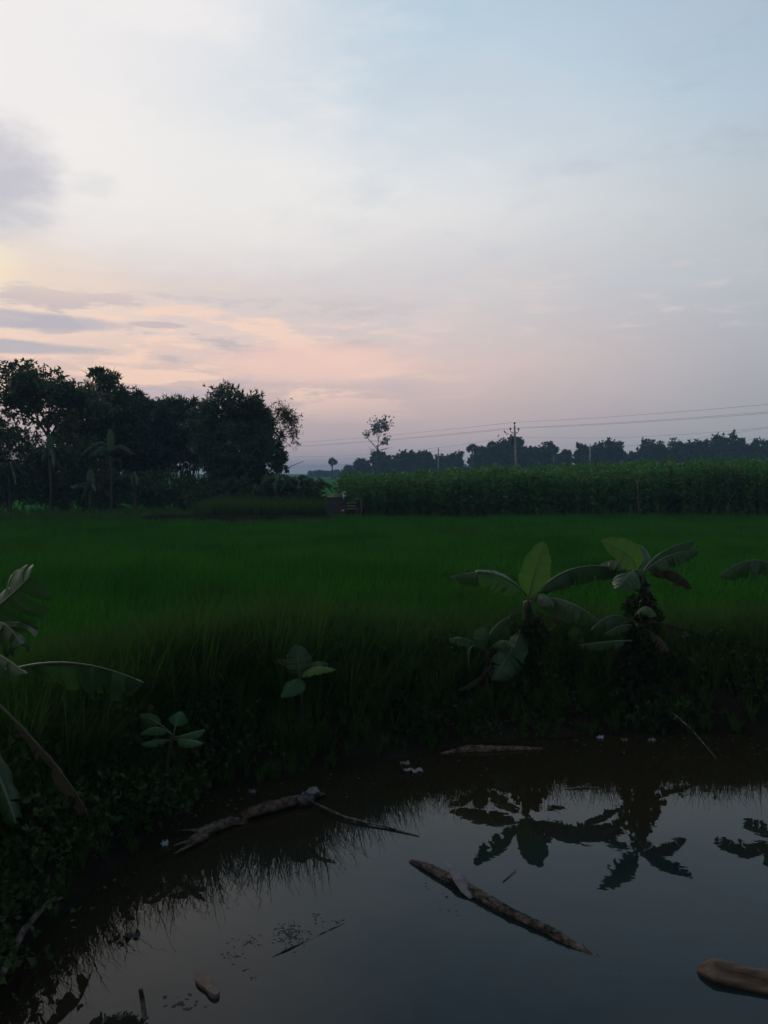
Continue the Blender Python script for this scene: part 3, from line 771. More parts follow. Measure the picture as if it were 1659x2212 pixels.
# small green sprout between them
sp0 = at(*zx4(830, 560), 9.8)
SPR = plant('banana_sprout', (sp0[0], 9.8), 'tiny bright green banana sprout in the vines between the two banana plants', 'banana sprout')
pseudostem(SPR, SPR.location, sp0, 0.03, 0.02, 5)
L4(SPR, (830, 565), (830, 540), (826, 510), (9.8, 9.8, 9.82), 0.13, face=(0.1, -1, 0.1), fold=0.3, tears=0, seed=36, mat='ban_young', petiole=0.05)
L4(SPR, (830, 565), (745, 530), (700, 505), (9.8, 9.7, 9.7), 0.18, face=(0.2, -1, 0.3), fold=0.2, tears=0, seed=37, mat='ban_young', petiole=0.2)
# plant C off the right edge
DC = 9.75
tC = at(*zx4(1760, 260), DC)
Cc = plant('banana_plant', (tC[0], DC), 'banana plant whose leaves reach in at the right edge of the picture')
pseudostem(Cc, Cc.location, tC, 0.085, 0.05, 6)
L4(Cc, (1755, 255), (1600, 170), (1420, 248), (DC, DC - 0.1, DC - 0.1), 0.34, face=(0, -0.3, 1), fold=-0.7, tears=6, seed=41)
L4(Cc, (1755, 250), (1680, 180), (1560, 196), (DC, DC + 0.3, DC + 0.5), 0.30, face=(0, -0.3, 1), fold=-0.5, tears=3, seed=42)
L4(Cc, (1758, 250), (1740, 130), (1720, 40), (DC, DC + 0.1, DC + 0.15), 0.32, face=(0, -1, 0.2), fold=0.3, tears=0, seed=43, mat='ban_young', petiole=0.05)
L4(Cc, (1765, 250), (1880, 150), (2060, 190), (DC, DC, DC), 0.32, face=(0, -0.3, 1), fold=-0.6, tears=5, seed=44)
L4(Cc, (1765, 262), (1850, 290), (1930, 420), (DC, DC - 0.3, DC - 0.6), 0.28, face=(0, -0.4, 1), fold=-0.6, tears=5, seed=46)

def zx6(x, y): return 125 + 0.1959 * x, 625 + 0.1959 * y
def L6(root, b, m_, t, D, W, **k):
    k.setdefault('point', 0.75); k.setdefault('mat', 'ban_mid')
    return banana_leaf(root, at(*zx6(*b), D[0]), at(*zx6(*m_), D[1]), at(*zx6(*t), D[2]), W, **k)
DM = 8.0
tM = at(*zx6(898, 275), DM)
SM_ = plant('banana_seedling', (tM[0], DM), 'small bright banana seedling with yellow-green side leaves on the mid bank', 'banana seedling')
pseudostem(SM_, SM_.location, tM, 0.03, 0.02, 7)
L6(SM_, (893, 275), (885, 190), (872, 98), (DM, DM, DM + 0.1), 0.26, face=(0.05, -1, 0.15), fold=0.12, tears=0, seed=51, mat='ban', petiole=0.1, curl=0.2)
L6(SM_, (893, 270), (830, 190), (750, 182), (DM, DM + 0.1, DM + 0.2), 0.09, face=(0, -0.5, 1), fold=0.1, tears=0, seed=52, mat='ban_bright', petiole=0.3)
L6(SM_, (897, 270), (960, 200), (1040, 200), (DM, DM + 0.1, DM + 0.2), 0.11, face=(0, -0.5, 1), fold=0.1, tears=0, seed=53, mat='ban_bright', petiole=0.25)
L6(SM_, (897, 275), (950, 225), (1078, 230), (DM, DM - 0.15, DM - 0.25), 0.15, face=(0, -0.55, 1), fold=0.05, tears=0, seed=54, mat='ban_bright', petiole=0.15)
L6(SM_, (893, 280), (865, 285), (795, 372), (DM, DM - 0.2, DM - 0.35), 0.26, face=(0, -0.6, 1), fold=-0.2, tears=0, seed=55, petiole=0.1)
DL = 6.75
tL = at(*zx6(245, 560), DL)
SL_ = plant('banana_seedling', (tL[0], DL), 'dim little banana seedling with rounded leaves on the left bank', 'banana seedling')
pseudostem(SL_, SL_.location, tL, 0.022, 0.015, 8)
L6(SL_, (248, 560), (262, 500), (285, 440), (DL, DL, DL + 0.1), 0.17, face=(0.1, -0.9, 0.6), fold=0.1, tears=0, seed=61, petiole=0.35)
L6(SL_, (240, 560), (160, 495), (72, 458), (DL, DL + 0.05, DL + 0.1), 0.13, face=(0.3, -0.8, 0.8), fold=0.1, tears=0, seed=62, mat='ban_young', petiole=0.4)
L6(SL_, (240, 565), (165, 525), (78, 560), (DL, DL - 0.1, DL - 0.2), 0.12, face=(0, -0.5, 1), fold=-0.1, tears=0, seed=63, petiole=0.15)
L6(SL_, (248, 575), (320, 560), (412, 532), (DL, DL - 0.05, DL), 0.12, face=(0, -0.5, 1), fold=-0.1, tears=0, seed=64, petiole=0.2)
L6(SL_, (248, 585), (320, 590), (400, 606), (DL, DL - 0.15, DL - 0.25), 0.11, face=(0, -0.5, 1), fold=-0.1, tears=0, seed=65, petiole=0.15)
L6(SL_, (240, 590), (150, 590), (80, 610), (DL, DL - 0.15, DL - 0.25), 0.10, face=(0, -0.5, 1), fold=-0.3, tears=0, seed=66, petiole=0.15)

def zx5(x, y): return 0.1356 * x, 562.5 + 0.1356 * y
def L5(root, b, m_, t, D, W, **k): return banana_leaf(root, at(*zx5(*b), D[0]), at(*zx5(*m_), D[1]), at(*zx5(*t), D[2]), W, **k)
DE = 5.7
tE = at(*zx5(-420, 640), DE)
E = plant('banana_plant', (tE[0], DE), 'large banana plant at the left edge, torn grey-green leaves reaching into the picture')
pseudostem(E, E.location, tE, 0.10, 0.06, 9)
L5(E, (-420, 640), (-20, 330), (225, 95), (DE, DE - 0.25, DE - 0.35), 0.52, face=(0.25, -1, 0.55), fold=-0.3, tears=9, seed=71, petiole=0.1)
L5(E, (-420, 650), (-60, 440), (150, 620), (DE, DE - 0.4, DE - 0.6), 0.46, face=(0, -0.7, 1), fold=-0.5, tears=5, seed=72)
L5(E, (-420, 660), (-120, 640), (185, 822), (DE, DE - 0.5, DE - 0.8), 0.26, face=(0, -0.5, 1), fold=-0.6, tears=4, seed=73)
L5(E, (60, 800), (560, 745), (1065, 890), (DE, DE + 0.1, DE + 0.15), 0.50, face=(0.05, -0.7, 1), fold=-0.8, tears=10, seed=74, ragged=0.12, petiole=0.14, stalk=at(*zx5(-420, 655), DE))
L5(E, (-400, 680), (330, 1400), (660, 1900), (DE, DE - 0.3, DE - 0.35), 0.30, face=(0.3, -0.6, 0.8), fold=-0.7, tears=12, seed=75, mat='ban_dry', ragged=0.8, petiole=0.3)
L5(E, (-400, 690), (-40, 1500), (115, 1930), (DE, DE - 0.5, DE - 0.7), 0.26, face=(0.4, -0.7, 0.6), fold=-0.5, tears=5, seed=76, ragged=0.2)
L5(E, (-420, 630), (-400, 250), (-380, -60), (DE, DE, DE + 0.05), 0.42, face=(0, -1, 0.2), fold=0.3, tears=0, seed=77, mat='ban_young', petiole=0.05)
L5(E, (-430, 640), (-900, 300), (-1300, 500), (DE, DE, DE), 0.42, face=(0, -0.3, 1), fold=-0.6, tears=5, seed=78)

# creepers: leafy vine mounds hung over the banana stems
def vine_mound(name, ells, label, n_per, L=0.085, seed=0, low=False):
    rg = np.random.default_rng(seed); Ps = []; Os = []
    for (X, Y, hw, hh, D) in ells:
        c = at(X, Y, D); rx = hw / F * D; rz = hh / F * D; ry = rx * 0.8
        u = rg.normal(size=(n_per, 3)); u /= np.linalg.norm(u, axis=1)[:, None]
        r = rg.uniform(0.45, 1.0, n_per) ** 0.6; r = r * (1 + 0.18 * np.sin(u[:, 0] * 5 + u[:, 2] * 7 + seed))
        Ps.append(c + u * r[:, None] * np.array([rx, ry, rz])); Os.append(u * 0.8 + np.array([0, 0, -0.2]))
    P0 = np.vstack(Ps); O0 = np.vstack(Os)
    zg = height(P0[:, 0], P0[:, 1]); k = P0[:, 2] > np.maximum(zg, WZ) - 0.02
    V, Q = sprays(P0[k], O0[k], 3, L, L * 0.75, rg, 0.55, 0.25)
    lo = P0[k].mean(0); lo[2] = ground_at(lo[0], lo[1])
    o = link(name, mesh_np(name, V - lo, Q, M['creeper'])); o.location = lo
    return tag(o, label, None if low else 'creeper', kind='stuff' if low else None)
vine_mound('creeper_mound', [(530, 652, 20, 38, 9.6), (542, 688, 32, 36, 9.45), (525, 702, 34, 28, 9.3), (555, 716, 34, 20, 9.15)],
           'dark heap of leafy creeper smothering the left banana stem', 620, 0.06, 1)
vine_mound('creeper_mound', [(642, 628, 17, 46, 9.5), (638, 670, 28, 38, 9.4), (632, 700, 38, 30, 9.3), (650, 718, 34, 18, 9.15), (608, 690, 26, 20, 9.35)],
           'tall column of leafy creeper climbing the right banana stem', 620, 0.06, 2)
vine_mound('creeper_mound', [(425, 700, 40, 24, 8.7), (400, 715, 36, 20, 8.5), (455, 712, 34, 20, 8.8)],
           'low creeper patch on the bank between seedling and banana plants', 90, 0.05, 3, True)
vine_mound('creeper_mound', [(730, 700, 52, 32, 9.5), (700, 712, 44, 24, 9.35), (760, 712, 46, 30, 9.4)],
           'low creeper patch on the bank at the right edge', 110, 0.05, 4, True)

# ------------------------------------------------------------------ trees
def crown_np(ells, dens, n, L, W, rg, spread=0.75, droop=0.2, shell=0.5, depth=0.8, clump=0.0):
    """ells: (x, y, halfwidth, halfheight, D) in enlarged-view pixels -> leaf sprays filling those lobes"""
    Vs = []; Qs = []; o = 0
    for (X, Y, hw, hh, D) in ells:
        c = atd(X, Y, D); rx = hw * K / F * D; rz = hh * K / F * D; ry = min(rx * depth, rz * 1.6)
        cnt = max(12, int(dens * math.pi * rx * rz))
        u = rg.normal(size=(cnt, 3)); u /= np.linalg.norm(u, axis=1)[:, None]
        r = rg.uniform(shell ** 3, 1.0, cnt) ** (1 / 3.0)
        ph = rg.uniform(0, 6.28, 3)
        bump_ = 0.13 * np.sin(u[:, 0] * 6 + ph[0]) + 0.13 * np.sin(u[:, 2] * 7 + ph[1] + u[:, 0] * 3) + 0.08 * np.sin(u[:, 1] * 9 + ph[2] + u[:, 2] * 8)
        r = r * (0.92 + bump_)
        if clump:
            kc = max(6, cnt // 55); cu = rg.normal(size=(kc, 3)); cu /= np.linalg.norm(cu, axis=1)[:, None]
            cu *= rg.uniform(0.65, 0.98, (kc, 1)) ** 0.8; pick = rg.integers(0, kc, cnt)
            pu = cu[pick] + rg.normal(size=(cnt, 3)) * clump
            mixm = rg.random(cnt) < 0.68
            q = np.where(mixm[:, None], pu, u * (r * 0.86)[:, None])
        else: q = u * r[:, None]
        P0 = c + q * np.array([rx, ry, rz])
        P0 = P0[P0[:, 2] > 0.05]
        out_ = (P0 - c) / np.array([rx, ry, rz])
        V, Q = sprays(P0, out_, n, L, W, rg, spread, droop)
        Vs.append(V); Qs.append(Q + o); o += len(V)
    return np.vstack(Vs), np.vstack(Qs)

def limb(mb, p, q, r0, r1, rg, n=7, sag=0.06, sides=6):
    p, q = np.asarray(p, float), np.asarray(q, float); L = np.linalg.norm(q - p)
    w = rg.normal(size=3) * L * sag
    pts_ = [p + (q - p) * t + w * math.sin(t * math.pi) for t in np.linspace(0, 1, n)]
    mb.tube(pts_, list(np.linspace(r0, r1, n)), sides)
    return pts_

def tree(name, base, ells, label, cat, mat, dens, leaf, culms=None, trunk_r=0.12, seed=0, group=None, limbs=True, **kw):
    rg = np.random.default_rng(seed); base = np.asarray(base, float)
    t = thing(name, base, label, cat, group)
    mb = MB(); cs = [atd(e[0], e[1], e[4]) for e in ells]
    if culms:
        for k in range(culms):
            e = ells[rg.integers(len(ells))]; c = cs[rg.integers(len(cs))]
            b = base + np.array([rg.normal() * 0.8, rg.normal() * 0.6, 0]); 
            tp = c + rg.normal(size=3) * np.array([0.9, 0.7, 0.8])
            mid_ = b + (tp - b) * 0.6; mid_[:2] = b[:2] * 0.75 + tp[:2] * 0.25
            pts_ = [(1 - s) ** 2 * b + 2 * s * (1 - s) * mid_ + s * s * tp for s in np.linspace(0, 1, 9)]
            mb.tube(pts_, list(np.linspace(0.05, 0.015, 9)), 5)
        mb.build('culms', M['culm'], t, True, base)['kind'] = 'stuff'
    else:
        top = np.mean(cs, 0); fork = base + (top - base) * np.array([0.5, 0.5, 0.55])
        limb(mb, base - np.array([0, 0, 0.1]), fork, trunk_r, trunk_r * 0.7, rg, 8, 0.04)
        for c in cs:
            tips = [c + rg.normal(size=3) * 0.06 * np.linalg.norm(c - fork) for _ in range(3)]
            for tp in tips:
                pt = limb(mb, fork, tp, trunk_r * 0.5, trunk_r * 0.12, rg, 7, 0.07, 5)
                for _ in range(3):
                    s = pt[rg.integers(3, 6)]
                    limb(mb, s, s + (tp - fork) * 0.15 + rg.normal(size=3) * 0.13 * np.linalg.norm(c - fork), trunk_r * 0.18, trunk_r * 0.05, rg, 4, 0.05, 4)
        mb.build('trunk', M['bark'], t, True, base)
    V, Q = crown_np(ells, dens, leaf[0], leaf[1], leaf[2], rg, **kw)
    link('crown', mesh_np('crown', V - base, Q, M[mat]), t)
    return t
def gnd(x, D): p = atd(x, 1022, D); p[2] = 0.0; return p

# the grove on the left
ells_f = [(20, 835, 92, 42, 47), (95, 850, 72, 36, 47), (55, 810, 60, 24, 47.5), (140, 862, 52, 30, 46.5), (-70, 860, 70, 50, 47), (10, 930, 30, 34, 47), (135, 905, 46, 40, 47.3), (70, 900, 60, 26, 47.3)]
rgf = np.random.default_rng(101); bf = gnd(112, 47)
t = thing('feathery_tree', bf, 'tall feathery tree with thin forked limbs and sky showing through, far left', 'tree')
mb = MB(); tips_f = []
def grow(p, d_, L, r, depth):
    q = p + d_ * L; bend = rgf.normal(size=3) * L * 0.05
    mb.tube([p + (q - p) * s_ + bend * math.sin(s_ * 3.14) for s_ in np.linspace(0, 1, 5)], list(np.linspace(r, r * 0.68, 5)), 6 if depth > 2 else 4)
    if depth <= 2: tips_f.append(q)
    if depth == 0: return
    for _ in range(3 if depth > 1 else 2):
        nd = nrm(d_ + rgf.normal(size=3) * np.array([0.50, 0.42, 0.22]) + np.array([0, 0, 0.05]))
        grow(p + d_ * L * rgf.uniform(0.75, 1.0), nd, L * rgf.uniform(0.6, 0.8), r * 0.58, depth - 1)
grow(bf - np.array([0, 0, 0.1]), nrm([-0.02, 0, 1]), 4.6, 0.15, 0)
tips_f.clear(); fk = bf + nrm([-0.02, 0, 1]) * 4.5
for dx_ in (-0.95, -0.55, -0.2, 0.12, 0.5, 0.95):
    grow(fk + np.array([0, 0, rgf.uniform(-0.5, 0.2)]), nrm([dx_, rgf.normal() * 0.35, 1.0]), 1.7, 0.075, 3)
mb.build('trunk', M['bark'], t, True, bf)
Pf = np.array([q + rgf.normal(size=3) * np.array([0.3, 0.3, 0.16]) for q in tips_f for _ in range(7)])
V, Q = sprays(Pf, np.tile([0, 0, 0.1], (len(Pf), 1)), 5, 0.26, 0.10, rgf, 0.8, 0.3)
V2, Q2 = crown_np(ells_f, 30, 5, 0.26, 0.11, rgf, clump=0.16, spread=0.8, droop=0.35, shell=0.3)
link('crown', mesh_np('crown', np.vstack([V, V2]) - bf, np.vstack([Q, Q2 + len(V)]), M['broad']), t)
tree('leafy_tree', gnd(215, 53), [(215, 860, 62, 50, 53), (180, 905, 60, 50, 52), (250, 900, 60, 60, 54), (235, 815, 26, 18, 53.5), (205, 808, 16, 14, 53.5), (245, 960, 70, 60, 53), (160, 970, 50, 60, 52)],
     'dense dark tree with two pointed tufts rising from its top', 'tree', 'broad', 95, (6, 0.28, 0.085), None, 0.16, 102, clump=0.15, spread=0.7)
tree('bamboo_clump', gnd(320, 55), [(305, 905, 66, 48, 55), (345, 915, 60, 46, 55), (310, 965, 76, 72, 54.5), (350, 965, 48, 56, 54), (290, 1020, 66, 50, 54), (300, 870, 36, 20, 55.5)],
     'bamboo clump on the left of the bamboo thicket, beside the dense tree', 'bamboo', 'bamboo', 110, (6, 0.32, 0.066), 26, seed=103, clump=0.14)
tree('bamboo_clump', gnd(400, 56), [(395, 895, 46, 34, 56), (420, 920, 56, 50, 56), (390, 958, 62, 60, 55.5), (430, 955, 50, 46, 55)],
     'middle bamboo clump where light shows between the lower culms', 'bamboo', 'bamboo', 95, (6, 0.32, 0.066), 30, seed=104, clump=0.14)
tree('bamboo_clump', gnd(500, 50), [(500, 885, 66, 46, 50), (465, 920, 56, 52, 50), (540, 915, 46, 50, 50.3), (500, 965, 74, 66, 49.5), (565, 935, 34, 44, 50.5), (515, 1020, 66, 52, 49), (590, 970, 24, 40, 50.5), (478, 1000, 32, 50, 50), (565, 895, 22, 24, 50.3)],
     'tallest rounded bamboo clump at the right end of the thicket', 'bamboo', 'bamboo', 110, (6, 0.32, 0.066), 34, seed=105, clump=0.14)
tree('leaning_shrub', gnd(548, 48), [(595, 992, 26, 24, 48.5), (570, 975, 24, 26, 48.5), (606, 1008, 18, 16, 48.5), (560, 1010, 18, 20, 48.3)],
     'small leafy shrub leaning right on a bent stem below the bamboo', 'shrub', 'broad', 60, (5, 0.26, 0.10), None, 0.05, 106, clump=0.15)
# pale drooping bamboo plume
base = gnd(545, 51); rg = np.random.default_rng(107)
t = thing('bamboo_plume', base, 'thin pale bamboo plume arching out to the right over the sky', 'bamboo')
mb = MB(); Pl = []
for (tx, ty, mx_, my) in ((635, 960, 610, 880), (628, 945, 600, 892), (618, 905, 590, 890), (640, 940, 612, 900)):
    b, m2, tp = base + rg.normal(size=3) * np.array([0.2, 0.2, 0]), atd(mx_, my, 52), atd(tx, ty, 52)
    c_ = 2 * m2 - 0.5 * (b + tp); c_ = b * 0.1 + c_ * 0.9
    pts_ = [(1 - s) ** 2 * b + 2 * s * (1 - s) * c_ + s * s * tp for s in np.linspace(0, 1, 16)]
    mb.tube(pts_, list(np.linspace(0.035, 0.006, 16)), 5)
    for s in np.linspace(0.62, 1, 34):
        q = (1 - s) ** 2 * b + 2 * s * (1 - s) * c_ + s * s * tp
        for _ in range(4): Pl.append(q + rg.normal(size=3) * 0.26)
Pl = np.array(Pl)
mb.build('culms', M['culm'], t, True, base)['kind'] = 'stuff'
V, Q = sprays(Pl, np.tile([0.2, 0, -0.2], (len(Pl), 1)), 3, 0.24, 0.045, rg, 0.6, 0.35)
link('foliage', mesh_np('foliage', V - base, Q, M['bamboo_pale']), t)
# undergrowth bushes in front of the grove
bush_labels = ['dark bush at the foot of the feathery tree, left edge', 'dark bush left of the grove bananas', 'dark bush between the two tall grove bananas', 'dark bush under the bamboo thicket, right of the grove bananas', 'dark bush at the foot of the tallest bamboo clump']
for i, (x, y, hw, hh, D) in enumerate([(15, 1005, 80, 95, 46), (135, 1015, 66, 85, 46.5), (215, 1055, 62, 52, 47), (375, 1060, 95, 38, 49), (480, 1070, 80, 32, 46.5)]):
    tree('dark_bush', gnd(x, D), [(x, y, hw, hh, D), (x - hw * 0.5, y + 15, hw * 0.6, hh * 0.7, D), (x + hw * 0.5, y + 12, hw * 0.6, hh * 0.7, D - 0.4)], bush_labels[i], 'bush', 'broad', 80, (5, 0.26, 0.08), None, 0.05, 110 + i, 'undergrowth bushes of the grove', clump=0.15)

for i, (x, y, hw, hh, D, lb) in enumerate([(588, 1058, 34, 32, 44.8, 'dark low bush under the drooping bamboo plume'), (632, 1064, 34, 28, 45.4, 'dark low bush midway between the thicket and the gate'), (674, 1070, 30, 24, 44.6, 'dark low bush just left of the gate')]):
    tree('low_bush', gnd(x, D), [(x, y, hw, hh, D), (x - hw * 0.5, y + 10, hw * 0.6, hh * 0.7, D), (x + hw * 0.5, y + 10, hw * 0.6, hh * 0.7, D - 0.3)], lb, 'bush', 'broad', 80, (5, 0.26, 0.10), None, 0.05, 130 + i, 'low bushes between thicket and gate', clump=0.15)

def banana_clump(name, X, Ytop, D, label, seed, leafL, nl=8, up=True, cat='banana plant', group=None, W=0.45, torn=8):
    """a whole plant seen small: crown at enlarged-view point (X, Ytop)"""
    rg = np.random.default_rng(seed); top = atd(X, Ytop, D); base = np.array([top[0], D, 0.0])
    t = thing(name, base, label, cat, group)
    pseudostem(t, base, top, 0.11, 0.07, seed)
    for k in range(nl):
        a = 6.28 * k / nl + rg.normal() * 0.3; L = leafL * rg.uniform(0.75, 1.1)
        ele = rg.uniform(0.5, 1.15); dr = rg.uniform(-0.5, 0.35)
        h = np.array([math.cos(a), math.sin(a) * 0.9, 0])
        m2 = top + h * L * 0.5 * math.cos(ele) + np.array([0, 0, L * 0.5 * math.sin(ele)])
        tp = top + h * L * 0.92 + np.array([0, 0, L * dr])
        banana_leaf(t, top, m2, tp, W * rg.uniform(0.8, 1.1), face=(0, -0.25, 1), fold=-0.45, tears=torn, seed=seed * 10 + k, rib=False, nseg=16, ragged=0.15, mat='ban' if (k % 4 or torn < 4) else 'ban_dry')
    if up:
        banana_leaf(t, top, top + np.array([0.03, 0, leafL * 0.42]), top + np.array([0.02, 0.05, leafL * 0.85]), W, face=(0.1, -1, 0.1), fold=0.3, tears=0, seed=seed * 10 + 9, rib=False, nseg=16, mat='ban')
    return t
gb = 'banana plants in front of the grove'
banana_clump('banana_plant', 238, 985, 45.2, 'tall banana plant with upright leaf, in front of the grove', 201, 1.9, 9, group=gb)
banana_clump('banana_plant', 107, 990, 45.0, 'slender tall banana plant with upright leaf, left part of the grove', 202, 1.7, 7, group=gb)
banana_clump('banana_plant', 195, 1060, 44.6, 'shorter banana plant at the foot of the tall grove banana', 203, 1.5, 7, group=gb)
banana_clump('banana_plant', 290, 1040, 45.6, 'ragged banana plant with shredded leaves, right of the tall grove banana', 204, 1.5, 7, False, group=gb, torn=12)
banana_clump('banana_plant', 20, 1025, 45.0, 'banana plant at the left edge below the feathery tree', 205, 1.8, 8, False, group=gb)
gs = 'banana plants between grove and gate'
banana_clump('banana_plant', 600, 1050, 44.5, 'bushy banana plant just right of the bamboo thicket', 206, 1.5, 9, False, group=gs, torn=3)
banana_clump('banana_plant', 640, 1048, 45.0, 'bushy banana plant midway between thicket and gate', 207, 1.5, 9, False, group=gs, torn=3)
banana_clump('banana_plant', 680, 1056, 46.0, 'bushy banana plant just left of the gate', 208, 1.4, 9, False, group=gs, torn=3)
banana_clump('banana_plant', 752, 1062, 39.2, 'small banana plant behind the gate post with the white cloth', 209, 0.8, 5, False, W=0.2, torn=2)

# far trees -------------------------------------------------------
ft = 'trees on the horizon'
def far_tree(x, top, hw, D, label, seed, low=1034, name='far_tree'):
    hw *= 1.22; top -= 5
    rg = np.random.default_rng(seed); hgt = low - top
    e = [(x, top + hgt * 0.42, hw * 0.8, hgt * 0.42, D)]
    for k in range(7):
        e.append((x + rg.uniform(-0.75, 0.75) * hw, top + hgt * rg.uniform(0.22, 0.75), hw * rg.uniform(0.28, 0.5), hgt * rg.uniform(0.16, 0.3), D + rg.uniform(-2, 2)))
    e.append((x - hw * 0.4, low - hgt * 0.2, hw * 0.6, hgt * 0.25, D)); e.append((x + hw * 0.4, low - hgt * 0.2, hw * 0.6, hgt * 0.25, D))
    return tree(name, gnd(x, D), e, label, 'tree', 'far', 15, (5, 0.6, 0.40), None, 0.22, seed, ft, clump=0.13, spread=0.8, droop=0.1, shell=0.3)
FT = [(757, 1012, 17, 300, 'faint low tree right of the lone palm on the horizon'),
      (785, 997, 20, 255, 'leftmost tree of the horizon wood, left of the tall bare tree'),
      (826, 981, 26, 250, 'rounded tree at the foot of the tall sparse tree'),
      (874, 978, 26, 245, 'round-topped tree midway between sparse tree and short pole'),
      (912, 979, 26, 250, 'round-topped tree just left of the short utility pole'),
      (950, 985, 24, 255, 'lower tree right behind the short utility pole'),
      (985, 984, 24, 250, 'low tree just left of the fan palm pair'),
      (1040, 972, 24, 240, 'tree standing under the fan palm left of the tall pole'),
      (1090, 949, 38, 225, 'big dark rounded tree right behind the tall utility pole'),
      (1145, 969, 18, 235, 'narrow pale tree just right of the tall utility pole'),
      (1178, 957, 22, 230, 'two-lobed tree left of the shaggy palm on the horizon'),
      (1222, 979, 20, 240, 'lower tree in the gap right of the shaggy palm'),
      (1265, 968, 24, 228, 'tree left of the pole standing before the broad dark tree'),
      (1310, 957, 40, 225, 'broad dark tree with flat top behind the right-hand pole'),
      (1362, 984, 26, 235, 'low tree in the dip between the broad tree and the right wood'),
      (1412, 955, 34, 225, 'leftmost tree of the tall wood on the right'),
      (1455, 955, 30, 230, 'second tree from the left in the tall wood on the right'),
      (1505, 953, 32, 225, 'middle tree of the tall wood on the right'),
      (1545, 950, 30, 228, 'tree left of the highest crown in the right wood'),
      (1590, 946, 32, 222, 'highest crown of the tall wood on the right'),
      (1640, 952, 34, 225, 'tree cut by the right edge in the tall wood')]
for i, (x, tp, hw, D, lb) in enumerate(FT): far_tree(x, tp, hw, D, lb, 300 + i)
far_tree(700, 1020, 34, 420, 'very faint low tree line left of the lone palm', 340, 1034)
far_tree(565, 1028, 40, 330, 'faint tree glimpsed through the gap right of the bamboo', 341, 1040)
far_tree(742, 1020, 34, 430, 'very faint low tree just right of the lone palm', 342, 1034)

def fan_palm(x, ctop, r, ybase, D, label, seed, skirt=True):
    rg = np.random.default_rng(seed); c = atd(x, ctop + r, D); base = np.array([c[0], D, 0.0]); rad = r * K / F * D
    t = thing('fan_palm', base, label, 'palm', 'fan palms on the horizon')
    mb = MB(); limb(mb, base, c, 0.26, 0.2, rg, 8, 0.01, 8); mb.build('trunk', M['bark'], t, True, base)
    V = []; Fs = []
    for k in range(44):
        d_ = rg.normal(size=3); d_[2] = abs(d_[2]) * 1.1 - 0.5 if skirt else d_[2]; d_ = nrm(d_)
        ctr_ = c + d_ * rad * rg.uniform(0.15, 0.6); s = nrm(np.cross(d_, rg.normal(size=3))); u = d_
        o = len(V); V.append(ctr_); nb = 11
        for j in range(nb):
            a = (j / (nb - 1) - 0.5) * 3.6; rr = rad * 0.52 * (1.0 if j % 2 == 0 else 0.55)
            V.append(ctr_ + u * math.cos(a) * rr + s * math.sin(a) * rr + np.array([0, 0, -0.12 * rr * abs(a)]))
        for j in range(nb - 1): Fs.append((o, o + 1 + j, o + 2 + j))
    m_ = MB(); m_.add(V, Fs); m_.build('crown', M['palm'], t, False, base)
    return t
fan_palm(718, 986, 12, 1036, 265, 'lone fan palm with a round head right of the bamboo thicket', 401)
fan_palm(1020, 955, 15, 1030, 232, 'fan palm standing above the trees left of the tall utility pole', 402)
fan_palm(1062, 950, 13, 1030, 235, 'fan palm whose head tops the big dark tree', 403)
fan_palm(1194, 956, 15, 1030, 225, 'shaggy fan palm among the trees right of the tall utility pole', 404)

# tall sparse tree
base = gnd(816, 232); rg = np.random.default_rng(410)
t = thing('sparse_tree', base, 'tall thin sparse tree with scattered dark leaf tufts against the sky', 'tree')
mb = MB(); limb(mb, base, atd(816, 985, 232), 0.22, 0.17, rg, 6, 0.01); Ps = []
tr = limb(mb, atd(816, 985, 232), atd(822, 918, 232), 0.17, 0.05, rg, 8, 0.02)
for (x0, y0, x1, y1, lf) in ((816, 972, 790, 938, 1), (816, 968, 800, 955, 0), (817, 965, 834, 946, 1), (816, 978, 798, 972, 0), (818, 955, 806, 928, 1), (819, 945, 832, 924, 1), (820, 935, 812, 922, 1), (816, 975, 836, 968, 0), (816, 982, 803, 968, 0), (817, 962, 829, 958, 1)):
    a_, b_ = atd(x0, y0, 232), atd(x1, y1, 232 + rg.uniform(-2, 2)); limb(mb, a_, b_, 0.09, 0.03, rg, 6, 0.05, 5)
    for _ in range(4):
        limb(mb, a_ + (b_ - a_) * rg.uniform(0.4, 0.9), b_ + rg.normal(size=3) * 0.9, 0.04, 0.015, rg, 4, 0.05, 4)
    if lf: Ps += [b_ + rg.normal(size=3) * 0.55 for _ in range(26)]
Ps += [atd(824, 917, 232) + rg.normal(size=3) * np.array([1.4, 1.0, 0.95]) for _ in range(170)]
Ps += [atd(813, 931, 232) + rg.normal(size=3) * np.array([0.9, 0.7, 0.5]) for _ in range(40)]
Ps += [atd(816, 974, 232) + rg.normal(size=3) * np.array([0.35, 0.3, 0.6]) for _ in range(22)]
mb.build('trunk', M['bark'], t, True, base)
Ps = np.array(Ps); V, Q = sprays(Ps, np.zeros_like(Ps), 4, 0.5, 0.3, rg, 0.8, 0.15)
link('crown', mesh_np('crown', V - base, Q, M['far']), t)

# heap of bare pale branches in the far field
rg = np.random.default_rng(411)
for (x, lb, s) in ((836, 'heap of bare pale branches at the field end below the sparse tree', 1.0), (862, 'smaller heap of bare pale branches right of the first heap', 0.7)):
    base = gnd(x, 190); t = thing('branch_heap', base, lb, 'branches'); mb = MB()
    for k in range(34):
        p0 = base + np.array([rg.normal() * 2.4 * s, rg.normal() * 0.8, 0]); q0 = p0 + np.array([rg.normal() * 2.0, rg.normal(), abs(rg.normal()) * 0.9 + 0.5]) * s
        limb(mb, p0, q0, 0.06, 0.03, rg, 5, 0.15, 4)
    mb.build('branch_tangle', M['bare_branch'], t, True, base)

